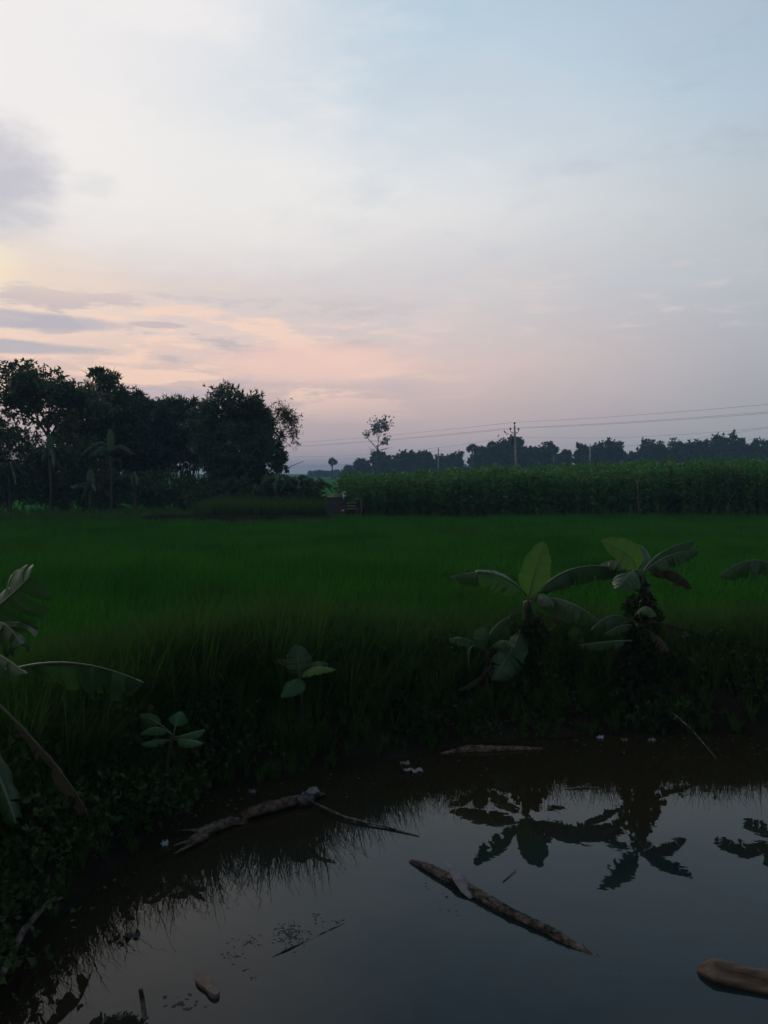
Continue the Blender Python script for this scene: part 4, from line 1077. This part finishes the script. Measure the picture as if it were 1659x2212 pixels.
# ------------------------------------------------------------------ utility poles and wires
D0 = 105.0
ptop = atd(1111.5, 919, D0); pb = atd(1117, 1030, D0); pb[2] = 0.0
t = thing('utility_pole', pb, 'tall concrete utility pole with forked crossarm above the jute', 'utility pole')
mb = MB(); mb.tube([pb - np.array([0, 0, 0.3]), pb + (ptop - pb) * 0.5, ptop], [0.19, 0.16, 0.11], 8); mb.build('pole', M['concrete'], t, True, pb)
ldir = nrm(np.array([19.0, -31.0, 0])); perp = np.array([ldir[1], -ldir[0], 0]); perp = nrm(-perp)
if perp[0] < 0: perp = -perp
armz = -0.62
mb = MB(); ends = []
for s in (-1, 1):
    e_ = ptop + perp * 0.72 * s + np.array([0, 0, -0.78]); ends.append(e_)
    mb.tube([ptop + np.array([0, 0, -1.35]), e_], 0.04, 5)
mb.tube([ends[0] * 0.8 + ends[1] * 0.2 - np.array([0, 0, 0.16]), ends[1] * 0.8 + ends[0] * 0.2 - np.array([0, 0, 0.16])], 0.035, 5)
mb.build('crossarm', M['dark_metal'], t, False, pb)
tops = []
for e_ in (ends[0], ends[1], ptop):
    mb = MB(); mb.tube([e_, e_ + np.array([0, 0, 0.12]), e_ + np.array([0, 0, 0.2]), e_ + np.array([0, 0, 0.36]), e_ + np.array([0, 0, 0.44])], [0.03, 0.03, 0.11, 0.14, 0.06], 8)
    mb.build('insulator', M['dark_metal'], t, True, pb); tops.append(e_ + np.array([0, 0, 0.42]))
mb = MB(); cbx = ptop + np.array([-0.30, -0.1, -2.0]); mb.tube([cbx + np.array([0, 0, 0.45]), cbx + np.array([0, 0, 0.35]), cbx + np.array([0, 0, -0.3]), cbx + np.array([0.02, 0, -0.75])], [0.16, 0.22, 0.20, 0.05], 8)
mb.build('junction_box', M['dark_metal'], t, True, pb)

def small_pole(x, ytop, D, label, lean=0.0):
    tp = atd(x, ytop, D); b = np.array([tp[0] + lean, D, 0.0])
    t = thing('utility_pole', b, label, 'utility pole'); mb = MB()
    mb.tube([b - np.array([0, 0, 0.3]), tp], [0.17, 0.10], 8); mb.build('pole', M['concrete'], t, True, b)
    mb = MB(); mb.tube([tp + np.array([-0.02, 0, -0.5]), tp + np.array([0.22, 0, -0.5])], 0.04, 5); mb.tube([tp + np.array([0, 0, -0.1]), tp + np.array([0, 0, 0.25])], [0.05, 0.02], 5)
    mb.build('bracket', M['dark_metal'], t, False, b)
    return tp
P2 = small_pole(947, 968, 172, 'short thin utility pole before the wood, left of the tall pole')
P3 = small_pole(1275, 961, 128, 'thin utility pole in front of the broad dark tree, right of the tall pole')

def wire(pts3, label, sag=0.15, r=0.02):
    r *= 0.6
    mb = MB()
    for a_, b_ in zip(pts3[:-1], pts3[1:]):
        a_, b_ = np.asarray(a_), np.asarray(b_); L = np.linalg.norm(b_ - a_)
        q = [a_ + (b_ - a_) * s - np.array([0, 0, 4 * sag * s * (1 - s)]) for s in np.linspace(0, 1, 17)]
        mb.tube(q, r * max(1.0, L / 1e9), 4, False)
    o = mb.build('overhead_wire', M['wire'])
    return tag(o, label, 'wire')
def span(p, dv, k, dz=0.0): return np.asarray(p) + dv * k + np.array([0, 0, dz])
LV, RV = np.array([-19.0, 31.0, 0]) * 2.9, np.array([19.0, -31.0, 0]) * 1.5
wn_ = ['left', 'right', 'peak']
for nm_, tp in zip(wn_, tops):
    wire([span(tp, LV, 1), tp], 'overhead wire running left from the tall pole, off its %s insulator' % nm_, 0.5, 0.021)
    wire([tp, span(tp, RV, 1)], 'overhead wire running to the right edge from the tall pole, off its %s insulator' % nm_, 0.35, 0.017)
lowp = ptop + np.array([0, 0, -1.5])
wire([lowp, at(284, 456, 172)], 'sagging lower wire running left from the tall pole', 1.0, 0.018)
wire([lowp, at(772, 427, 74)], 'sagging lower wire running right from the tall pole', 0.55, 0.014)
wire([P3 - np.array([0, 0, 0.5]), at(772, 427.4, 70)], 'thin wire from the right-hand thin pole up to the right edge', 0.35, 0.014)
wire([P3 - np.array([0, 0, 0.5]), P2 - np.array([0, 0, 0.5])], 'thin wire strung between the two thin poles', 0.5, 0.016)
wire([P2 - np.array([0, 0, 0.5]), at(284, 462, 290)], 'thin wire from the short thin pole away to the left', 0.4, 0.03)
wire([P2 - np.array([0, 0, 1.6]), at(284, 468, 290)], 'lowest wire from the short thin pole away to the left', 0.4, 0.03)
wire([P3 - np.array([0, 0, 0.1]), at(772, 438, 75)], 'faint lowest wire from the right-hand thin pole to the right edge', 0.25, 0.010)
banana_clump('banana_plant', 971, 1018, 122, 'small thin banana plant standing alone in the far field', 210, 1.3, 5, True, W=0.4, torn=4)

# ------------------------------------------------------------------ gate, low fence, posts
def gz(x, y): return 312.5 + 0.0377 * x, 475 + 0.0377 * y
DG = 37.0
def gp(x, y, D=DG): return at(*gz(x, y), D)
gl, gr_ = gp(390, 570), gp(885, 560)
gb_ = np.array([(gl[0] + gr_[0]) / 2, DG, 0.0])
t = thing('board_gate', gb_, 'dark weathered board gate at the far edge of the rice', 'gate')
ztop = gl[2]
for x_, h_ in ((gl[0], ztop + 0.06), (gr_[0], ztop + 0.16)):
    mb = MB(); mb.tube([(x_, DG + 0.05, -0.1), (x_ + 0.01, DG + 0.05, h_)], 0.045, 7); mb.build('post', M['board'], t, True, gb_)
zs = np.linspace(0.12, ztop - 0.06, 6)
for i in range(5):
    mb = MB(); hh_ = (zs[i + 1] - zs[i]) - 0.015
    mb.box(((gl[0] + gr_[0]) / 2 + 0.01 * (-1) ** i, DG - 0.01 - 0.006 * (i % 2), (zs[i] + zs[i + 1]) / 2), (gr_[0] - gl[0] - 0.02, 0.025, hh_), 0.0, 0, 0.01 * (-1) ** i); mb.build('board', M['board'], t, False, gb_)
mb = MB(); mb.tube([gp(380, 572), gp(640, 566), gp(880, 556)], 0.03, 7); mb.build('rail', M['bamboo_rail'], t, True, gb_)
mb = MB(); mb.tube([gp(480, 524, DG + 0.15), gp(790, 510, DG + 0.12)], 0.025, 7); mb.build('rail', M['bamboo_rail'], t, True, gb_)
# white cloth over the gate post: a draped ribbon
rg = np.random.default_rng(500)
pathc = [(765, 505), (800, 470), (845, 452), (880, 470), (888, 540), (870, 555)]
mb = MB(); V = []; Fs = []
for i, (x, y) in enumerate(pathc):
    for j, dd in enumerate((-0.10, -0.03, 0.04, 0.11)): V.append(gp(x, y, DG + dd) + rg.normal(size=3) * 0.008 + np.array([0, 0, 0.02 * math.sin(j * 2 + i)]))
for i in range(len(pathc) - 1):
    for j in range(3): Fs.append((i * 4 + j, i * 4 + j + 1, i * 4 + j + 5, i * 4 + j + 4))
mb.add(V, Fs)
V = [gp(800, 500, DG - 0.11), gp(838, 495, DG - 0.11), gp(845, 560, DG - 0.12), gp(808, 560, DG - 0.12), gp(832, 640, DG - 0.10), gp(815, 635, DG - 0.10)]
mb.add(V, [(0, 1, 2, 3), (3, 2, 4, 5)])
o = mb.build('white_cloth', M['cloth'], None, True); md = o.modifiers.new('thick', 'SOLIDIFY'); md.thickness = 0.012
tag(o, 'white cloth hung over the right post of the board gate', 'cloth')
mb = MB(); V = [gp(770, 915, DG - 0.05), gp(800, 930, DG - 0.06), gp(840, 912, DG - 0.05), gp(835, 940, DG - 0.05), gp(800, 962, DG - 0.06), gp(785, 945, DG - 0.05)]
mb.add(V, [(0, 1, 5), (1, 2, 3), (1, 3, 4, 5)])
o = mb.build('white_rag', M['cloth']); md = o.modifiers.new('thick', 'SOLIDIFY'); md.thickness = 0.01
tag(o, 'little white rag caught low on the board gate', 'cloth')
fb = gp(1245, 900); fb[2] = 0
t = thing('bamboo_fence', fb, 'short bamboo rail fence joining the gate on its right', 'fence')
for (x0, y0, x1, y1, rr) in ((900, 748, 1165, 738, 0.022), (900, 822, 1165, 830, 0.022), (905, 908, 1235, 896, 0.02), (1110, 648, 1245, 622, 0.016)):
    mb = MB(); a_, b_ = gp(x0, y0, DG + 0.02), gp(x1, y1, DG + 0.04); mb.tube([a_, (a_ + b_) / 2 + np.array([0, 0, 0.01]), b_], rr, 7); mb.build('rail', M['bamboo_rail'], t, True, fb)
for x_, yt in ((1140, 690), (1248, 560)):
    tp = gp(x_, yt, DG + 0.08); mb = MB(); mb.tube([(tp[0], tp[1], -0.1), tp], 0.03, 7); mb.build('post', M['board'], t, True, fb)
pt = at(637, 478, 36.9); pbs = at(639, 512, 36.9); pbs[2] = 0
def stake(tp, b, label, mt='driftwood'):
    mb = MB(); tp, b = np.asarray(tp), np.asarray(b); mb.tube([b - np.array([0, 0, 0.1]) - b, (b + tp) / 2 + np.array([0.02, 0, 0]) - b, tp - b], [0.04, 0.036, 0.028], 8)
    mb.tube([(b + tp) * 0.5 - b + np.array([0, 0, 0.62]), (b + tp) * 0.5 - b + np.array([0.05, 0, 0.72])], [0.02, 0.012], 6)
    o = mb.build('fence_post', M[mt], None, True); o.location = b; return tag(o, label, 'post')
stake(pt, pbs, 'leaning pale wooden post in front of the jute on the right')
stake(gp(1285, 600), (gp(1285, 500)[0], DG, 0), 'thin wooden post just right of the bamboo fence')
wq = [gp(1285, 660), at(440, 501.5, DG), at(560, 500, DG), at(637.5, 494, 36.9), at(790, 491, 36.9)]
mb = MB(); mb.tube(wq, 0.008, 4, False); tag(mb.build('fence_wire', M['wire']), 'thin fence wire strung along the front of the jute', 'wire')

# ------------------------------------------------------------------ things in the pond
def wat(X, Y, dz=0.0): return on(X, Y, WZ) + np.array([0, 0, dz])
def rough_log(path, rad, n=14, seed=0, jit=0.10, ridge=0.12, squash=0.9):
    """dense gnarled tube"""
    rg = np.random.default_rng(seed); path = [np.asarray(p) for p in path]
    P = []; Rr = []; nseg = 14
    for i in range(len(path) - 1):
        for s in np.linspace(0, 1, nseg, endpoint=False):
            P.append(path[i] + (path[i + 1] - path[i]) * s); Rr.append(rad[i] + (rad[i + 1] - rad[i]) * s)
    P.append(path[-1]); Rr.append(rad[-1])
    V = []; Fs = []; ph = rg.uniform(0, 6.28, 6)
    for i, p in enumerate(P):
        t_ = nrm(P[min(i + 1, len(P) - 1)] - P[max(i - 1, 0)]); s = nrm(np.cross(t_, [0, 0, 1.0])); u = np.cross(s, t_)
        for k in range(n):
            a = 2 * math.pi * k / n
            r = Rr[i] * (1 + ridge * math.sin(3 * a + ph[0] + i * 0.05) * math.sin(i * 0.31 + ph[1]) + ridge * 0.7 * math.sin(7 * a + ph[2] + i * 0.11) + jit * rg.normal())
            V.append(p + s * math.cos(a) * r + u * math.sin(a) * r * squash)
    for i in range(len(P) - 1):
        for k in range(n):
            a, b = i * n + k, i * n + (k + 1) % n; Fs.append((a, b, b + n, a + n))
    Fs.append(tuple(range(n - 1, -1, -1))); L = (len(P) - 1) * n; Fs.append(tuple(L + k for k in range(n)))
    mb = MB(); mb.add(V, Fs); return mb
def fibres(path, rad, n_, seed, rmin=0.0025, rmax=0.006, lmin=0.05, lmax=0.2, lift=1.0):
    rgx = np.random.default_rng(seed); path = np.array(path); acc = np.concatenate([[0], np.cumsum(np.linalg.norm(np.diff(path, axis=0), axis=1))])
    tot = acc[-1]; mb = MB()
    def pt(q): return np.array([np.interp(q, acc, path[:, k]) for k in range(3)])
    for _ in range(n_):
        l_ = rgx.uniform(lmin, lmax); q0 = rgx.uniform(0, max(tot - l_, 0.01)); a = rgx.uniform(0.15, 2.99); pp = []
        dlt = rgx.normal() * 0.25; up_ = abs(rgx.normal()) * 0.004
        for k, q in enumerate(np.linspace(q0, q0 + l_, 5)):
            c_ = pt(q); t_ = nrm(pt(min(q + 0.02, tot)) - pt(max(q - 0.02, 0))); sx_ = nrm(np.cross(t_, [0, 0, 1.0])); ux_ = np.cross(sx_, t_)
            r_ = np.interp(q, acc, rad) * lift; aa = a + dlt * k / 4
            pp.append(c_ + sx_ * math.cos(aa) * r_ + ux_ * (math.sin(aa) * r_ * 0.85 + (up_ * (k - 2) ** 2 * 0.6 if k in (0, 4) else 0)))
        rr_ = rgx.uniform(rmin, rmax); mb.tube(pp, [rr_ * 0.4, rr_, rr_ * 1.1, rr_, rr_ * 0.3], 5, squash=0.6)
    return mb
# floating log
lb = wat(500, 905)
t = thing('floating_log', lb, 'long weathered log floating in the middle of the pond', 'log')
rough_log([wat(410, 861.5, 0.0), wat(425, 868, 0.012), wat(455, 884, 0.02), wat(505, 912, 0.014), wat(560, 938, 0.006), wat(603, 960, -0.028)], [0.014, 0.028, 0.036, 0.033, 0.030, 0.020], 20, 1, 0.10, 0.16).build('trunk', M['driftwood'], t, True, lb)
mb = MB(); V = []; Fs = []          # curled strip of bark lying across it
rg = np.random.default_rng(7)
strip = [((447, 873), 0.07), ((454, 879), 0.085), ((460, 886), 0.075), ((467, 893), 0.045), ((472, 899), 0.008)]
for i, ((X, Y), h) in enumerate(strip):
    c_ = wat(X, Y, 0) + np.array([0, 0, h])
    for j in range(6):
        a = -1.4 + 2.8 * j / 5; w = (0.014, 0.03, 0.042, 0.040, 0.012)[i]
        V.append(c_ + np.array([math.sin(a) * w, math.sin(a) * w * 0.55, (math.cos(a) - 1) * w * 0.9]) + rg.normal(size=3) * 0.002)
for i in range(len(strip) - 1):
    for j in range(5): Fs.append((i * 6 + j, i * 6 + j + 1, i * 6 + j + 7, i * 6 + j + 6))
mb.add(V, Fs); o = mb.build('bark_strip', M['greystone'], t, False, lb); md = o.modifiers.new('thick', 'SOLIDIFY'); md.thickness = 0.005
lp = [wat(410, 861.5, 0.0), wat(425, 868, 0.012), wat(455, 884, 0.02), wat(505, 912, 0.014), wat(560, 938, 0.006), wat(603, 960, -0.028)]
lr = [0.014, 0.028, 0.036, 0.033, 0.030, 0.020]
fibres(lp, lr, 150, 71, 0.0025, 0.007, 0.05, 0.22, 1.02).build('splinters', M['driftwood'], t, False, lb)['kind'] = 'stuff'
fibres(lp, lr, 60, 72, 0.002, 0.006, 0.03, 0.14, 1.04).build('bark_flakes', M['bark'], t, False, lb)['kind'] = 'stuff'

def z3(x, y): return 170 + 0.0964 * x, 787.5 + 0.0964 * y
def w3(x, y, dz): return wat(*z3(x, y), dz)
db = w3(640, 420, 0)
t = thing('dead_banana_stem', db, 'split brown dead banana stem lying at the water edge', 'dead stem')
rough_log([w3(1335, 185, 0.035), w3(1180, 225, 0.05), w3(980, 285, 0.055), w3(780, 330, 0.04), w3(600, 372, 0.012)], [0.026, 0.046, 0.052, 0.038, 0.008], 16, 3, 0.05, 0.2, 0.75).build('stem_section', M['deadstem'], t, True, db)
rough_log([w3(800, 370, 0.01), w3(640, 395, 0.03), w3(470, 455, 0.035), w3(330, 505, 0.025)], [0.022, 0.038, 0.046, 0.042], 14, 4, 0.05, 0.2, 0.7).build('stem_section', M['deadstem'], t, True, db)
for i, (pp, rr) in enumerate([([(400, 480), (250, 478), (85, 478)], [0.03, 0.018, 0.005]), ([(380, 520), (210, 585), (40, 640)], [0.035, 0.022, 0.006]), ([(370, 540), (200, 640), (45, 725)], [0.035, 0.022, 0.006]), ([(1345, 170), (1270, 172), (1150, 185)], [0.028, 0.02, 0.006]), ([(1120, 225), (1040, 222), (960, 262)], [0.02, 0.03, 0.01])]):
    rough_log([w3(*q, 0.03 if i < 3 else 0.065) for q in pp], rr, 10, 10 + i, 0.06, 0.25, 0.5).build('split_strip', M['deadstem'], t, True, db)

fibres([w3(1335, 185, 0.035), w3(1180, 225, 0.05), w3(980, 285, 0.055), w3(780, 330, 0.04), w3(600, 372, 0.012)], [0.026, 0.046, 0.052, 0.038, 0.008], 110, 73, 0.003, 0.009, 0.08, 0.35, 0.98).build('fibres', M['deadstem'], t, False, db)['kind'] = 'stuff'
fibres([w3(800, 370, 0.01), w3(640, 395, 0.03), w3(470, 455, 0.035), w3(330, 505, 0.025), w3(150, 620, 0.02)], [0.022, 0.038, 0.046, 0.042, 0.008], 110, 74, 0.003, 0.009, 0.08, 0.35, 0.98).build('fibres', M['driftwood'], t, False, db)['kind'] = 'stuff'

def lump_obj(name, c, r, mat, label, cat, seed, sq=(1, 1, 0.6)):
    rg = np.random.default_rng(seed); nu, nv = 20, 12; V = []; Fs = []; ph = rg.uniform(0, 6.28, 6)
    for i in range(nv + 1):
        th = math.pi * i / nv
        for j in range(nu):
            a = 2 * math.pi * j / nu
            d_ = np.array([math.sin(th) * math.cos(a), math.sin(th) * math.sin(a), math.cos(th)])
            k = 1 + 0.16 * math.sin(3 * d_[0] * 2 + ph[0]) * math.sin(4 * d_[1] + ph[1]) + 0.12 * math.sin(9 * d_[2] + ph[2] + 5 * d_[0]) + 0.07 * math.sin(13 * d_[0] + ph[3]) * math.sin(11 * d_[1] + ph[4])
            V.append(d_ * r * k * np.array(sq))
    for i in range(nv):
        for j in range(nu): Fs.append((i * nu + j, (i + 1) * nu + j, (i + 1) * nu + (j + 1) % nu, i * nu + (j + 1) % nu))
    o = link(name, mesh_np(name, np.array(V), Fs, mat, True)); o.location = c
    return tag(o, label, cat)
lump_obj('plastic_bag', w3(1400, 175, 0.03), 0.10, M['black_bag'], 'wet black plastic bag lying against the end of the dead stem', 'bag', 1, (0.8, 0.9, 0.7))
lump_obj('stone', w3(1480, 95, 0.03), 0.068, M['greystone'], 'rounded grey lump above the black bag at the water edge', 'stone', 2, (0.9, 1.0, 0.75))
sb = w3(1530, 125, 0)
rough_log([w3(1450, 145, 0.03), w3(1530, 115, 0.035), w3(1610, 88, 0.02)], [0.02, 0.03, 0.008], 10, 22, 0.06, 0.15).build('wood_chunk', M['driftwood'], None, True)
o = bpy.data.objects['wood_chunk']; tag(o, 'short grey chunk of wood beside the black bag', 'wood')
def stick(name, path, rad, mat, label, cat='stick', seed=0):
    mb = rough_log(path, rad, 7, seed, 0.06, 0.05, 1.0); c_ = np.array(path[0]); o = mb.build(name, mat, None, True, c_); o.location = c_; return tag(o, label, cat)
stick('thin_stick', [w3(1460, 200, 0.05), wat(345, 820, 0.025), wat(385, 828, 0.012), wat(419, 836.5, 0.0)], [0.012, 0.011, 0.009, 0.006], M['driftwood'], 'long thin stick slanting out from the black bag over the water', seed=31)
stick('thin_stick', [wat(441, 753.5, 0.0), wat(470, 750.5, 0.012), wat(510, 750, 0.012), wat(546, 749, 0.004)], [0.012, 0.05, 0.035, 0.008], M['deadstem'], 'long flat brown strip of stem floating below the banana plants', 'plant strip', 32)
stick('thin_stick', [wat(668, 735, 0.30), wat(690, 742, 0.16), wat(716, 758, 0.0)], [0.008, 0.007, 0.005], M['driftwood'], 'bent dry stick leaning into the water at the right bank', seed=33)
stick('thin_stick', [wat(503, 882, 0.004), wat(516, 871, 0.01)], [0.004, 0.003], M['driftwood'], 'tiny twig floating beyond the middle of the log', seed=34)
stick('thin_stick', [wat(565, 789.5, 0.002), wat(580, 788.5, 0.006), wat(600, 788, 0.0)], [0.006, 0.006, 0.004], M['driftwood'], 'short twig floating among the banana reflections', seed=35)
stick('short_stake', [wat(141, 1006, 0.10), wat(147, 1024, -0.06)], [0.014, 0.014], M['driftwood'], 'short dark stake poking up at the bottom edge of the pond', 'stake', 36)
stick('fallen_branch', [wat(2, 1000, 0.14), wat(24, 955, 0.16), wat(48, 920, 0.12), wat(62, 905, 0.05)], [0.02, 0.022, 0.016, 0.01], M['driftwood'], 'dark branch lying along the lower left water edge', 'branch', 37)

# grooved brown stem half sunk at lower right
p0, p1 = wat(697, 971, 0.0), wat(850, 1003, 0.0); ax = nrm(p1 - p0); sd2 = nrm(np.cross(ax, [0, 0, 1.0])); L = np.linalg.norm(p1 - p0)
if sd2[1] > 0: sd2 = -sd2                       # sd2 points to the viewer
V = []; Fs = []; ns, na = 60, 28; rg = np.random.default_rng(61)
for i in range(ns + 1):
    s = i / ns; w = 0.088 * min(1.0, (s * 8) ** 0.5 + 0.02) * min(1.0, ((1 - s) * 8) ** 0.5 + 0.02)
    for j in range(na):
        a = 2 * math.pi * j / na
        g_ = 1 - 0.5 * math.exp(-((a - 0.85) / 0.34) ** 2) * min(1, s * 4) + 0.12 * math.exp(-((a - 0.2) / 0.16) ** 2)
        g_ += 0.03 * math.sin(a * 5 + s * 4) + 0.015 * rg.normal()
        V.append(p0 + ax * L * s + sd2 * math.cos(a) * w * g_ + np.array([0, 0, math.sin(a) * w * 0.8 * g_ + 0.012 + 0.006 * math.sin(s * 11)]))
for i in range(ns):
    for j in range(na): Fs.append((i * na + j, i * na + (j + 1) % na, (i + 1) * na + (j + 1) % na, (i + 1) * na + j))
mb = MB(); mb.add(V, Fs); o = mb.build('cut_stem', M['spathe'], None, True, p0); o.location = p0
tag(o, 'smooth grooved brown stem floating at the lower right edge', 'stem')

# sandal sole
def z5(x, y): return 175 + 0.1055 * x, 912.5 + 0.1055 * y
sc_ = wat(*z5(300, 700))
t = thing('sandal', sc_, 'lost tan sandal floating sole up near the bottom of the pond', 'sandal')
def sole_part(name, outline, th, mat, z0):
    V = [wat(*z5(x, y)) + np.array([0, 0, z0]) - sc_ for x, y in outline]; n_ = len(V); V2 = [v + np.array([0, 0, th]) for v in V]
    ce = np.mean(V2, 0); V3 = [ce + (v - ce) * 0.95 + np.array([0, 0, 0.003]) for v in V2]
    Fs = [tuple(range(n_ - 1, -1, -1))] + [(i, (i + 1) % n_, n_ + (i + 1) % n_, n_ + i) for i in range(n_)] + [(n_ + i, n_ + (i + 1) % n_, 2 * n_ + (i + 1) % n_, 2 * n_ + i) for i in range(n_)] + [tuple(2 * n_ + i for i in range(n_))]
    mb = MB(); mb.add(V + V2 + V3, Fs); return mb.build(name, mat, t)
sole_part('sole', [(205, 610), (235, 597), (280, 592), (320, 605), (343, 630), (350, 665), (352, 700), (358, 735), (350, 752), (305, 775), (290, 752), (262, 735), (228, 712), (203, 685), (192, 650)], 0.016, M['sole'], 0.004)
sole_part('heel', [(308, 778), (353, 755), (385, 740), (412, 752), (424, 780), (412, 808), (385, 824), (355, 815), (330, 798)], 0.024, M['sole_heel'], 0.0)

# sunken board edge and scum
rg = np.random.default_rng(60)
a_, b_ = wat(282, 953, 0.003), wat(352, 920, 0.001); 
bd = MB(); dd = nrm(b_ - a_); sd3 = nrm(np.cross(dd, [0, 0, 1.0])); V = []
for i, s in enumerate(np.linspace(-0.5, 1.05, 30)):
    q = a_ + (b_ - a_) * s; zt = 0.004 * math.sin(s * 9 + 1) + (0.002 if 0 < s < 0.6 else -0.002)
    V += [q - sd3 * 0.03 + np.array([0, 0, -0.03]), q + np.array([0, 0, zt]), q - sd3 * 0.012 + np.array([0, 0, zt - 0.002])]
Fs = []
for i in range(29):
    k = i * 3
    for u in range(3): Fs.append((k + u, k + (u + 1) % 3, k + 3 + (u + 1) % 3, k + 3 + u))
bd.add(V, Fs); o = bd.build('sunken_board', M['driftwood'], None, False, a_); o.location = a_
tag(o, 'edge of a sunken board just breaking the water surface', 'board')
def flake(mb, c, r, rgx, h=0.004, asp=0.6):
    n_ = rgx.integers(7, 12); a0 = rgx.uniform(0, 6.28); V = [c + np.array([0, 0, h])]
    for k in range(n_):
        a = 6.283 * k / n_; rr = r * rgx.uniform(0.45, 1.2); v = np.array([math.cos(a) * rr, math.sin(a) * rr * asp]); 
        V.append(c + np.array([v[0] * math.cos(a0) - v[1] * math.sin(a0), v[0] * math.sin(a0) + v[1] * math.cos(a0), rgx.uniform(-0.004, 0.001)]))
    mb.add(V, [(0, 1 + k, 1 + (k + 1) % n_) for k in range(n_)])
mb = MB()
for (cx_, cy_, sx_, sy_, n_, r_) in ((290, 935, 8, 6, 170, 0.02), (248, 942, 8, 4, 40, 0.016), (232, 957, 6, 4, 26, 0.016), (318, 920, 5, 4, 10, 0.03), (338, 922, 3, 2, 8, 0.03), (190, 1003, 12, 5, 18, 0.04), (130, 1018, 10, 3, 10, 0.045), (450, 900, 8, 8, 12, 0.02), (425, 880, 6, 6, 8, 0.015), (255, 978, 3, 2, 5, 0.02)):
    for k in range(n_): flake(mb, wat(cx_ + rg.normal() * sx_, cy_ + rg.normal() * sy_), r_ * rg.uniform(0.3, 1.0), rg, 0.003)
o = mb.build('floating_scum', M['mud']); tag(o, 'grey mud scum and rotting bits floating near the sandal', kind='stuff')
mb = MB()
for k in range(130):
    X = rg.uniform(60, 768); s = np.interp(X, [p[0] for p in shore_px], [p[1] for p in shore_px]); Y = s + abs(rg.normal()) * 14 + 2
    flake(mb, wat(X, Y), rg.uniform(0.006, 0.03), rg, 0.003)
o = mb.build('floating_leaves', M['deadstem']); tag(o, 'dead leaf bits floating along the water edge', kind='stuff')

def scrap(X, Y, w, h, mat, label, seed, dz=0.015):
    rgx = np.random.default_rng(seed); c_ = wat(X, Y, dz); nu, nv = 8, 5; V = []; Fs = []
    for i in range(nu):
        for j in range(nv):
            u, v = i / (nu - 1) - 0.5, j / (nv - 1) - 0.5
            V.append((u * w + rgx.normal() * w * 0.03, v * h * (1 - abs(u)) + rgx.normal() * h * 0.06, 0.012 * math.sin(u * 14 + seed) + 0.01 * math.cos(v * 9 + u * 5) + rgx.normal() * 0.004))
    for i in range(nu - 1):
        for j in range(nv - 1): Fs.append((i * nv + j, (i + 1) * nv + j, (i + 1) * nv + j + 1, i * nv + j + 1))
    mb = MB(); mb.add(V, Fs); o = mb.build('plastic_scrap', mat); o.location = c_
    md = o.modifiers.new('thick', 'SOLIDIFY'); md.thickness = 0.003
    return tag(o, label, 'litter', 'litter round the pond edge')
scrap(523, 733, 0.16, 0.10, M['white_scrap'], 'crumpled white plastic at the water edge below the left banana plant', 1)
scrap(509, 732, 0.06, 0.06, M['white_scrap'], 'tiny white scrap just left of the crumpled white plastic', 2)
scrap(413, 771.5, 0.19, 0.09, M['white_scrap'], 'long white scrap floating left of the banana reflections', 3)
scrap(405, 764, 0.10, 0.08, M['greystone'], 'grey scrap floating just beyond the long white scrap', 4)
scrap(164.5, 845, 0.055, 0.07, M['blue_scrap'], 'pale blue-white scrap at the left end of the dead stem', 5, 0.02)
scrap(252, 792.5, 0.07, 0.06, M['greystone'], 'small grey scrap beyond the dead stem', 6)
scrap(600, 738.5, 0.07, 0.07, M['blue_scrap'], 'little pale blue scrap below the right banana plant', 7)
scrap(624, 741, 0.07, 0.06, M['sole'], 'little brown scrap right of the pale blue scrap', 8)
scrap(443, 744, 0.08, 0.06, M['white_scrap'], 'dull white scrap at the left tip of the floating strip', 9)
scrap(132, 936, 0.10, 0.09, M['black_bag'], 'dark soggy scrap floating among the grass reflections', 10, 0.01)
scrap(652, 741, 0.08, 0.05, M['greystone'], 'small grey scrap at the water edge right of the banana plants', 11)

# ------------------------------------------------------------------ evening haze
GXM = max(abs(gx[0]), gx[-1]) + 20; GYM = max(gy[-1] - 760, 760 - gy[0]) + 20
mb = MB(); mb.box((0, 760, 8.0), (2*GXM, 2*GYM, 23)); hz = mb.build('haze', None)
m, n, out = new_mat('haze_air')
pv = n.nodes.new('ShaderNodeVolumePrincipled'); pv.inputs['Color'].default_value = (0.42, 0.72, 1.0, 1); pv.inputs['Density'].default_value = 0.0008
pv.inputs['Anisotropy'].default_value = 0.0
n.links.new(pv.outputs[0], out.inputs['Volume']); hz.data.materials.append(m)
tag(hz, 'thin bluish evening haze', kind='stuff')
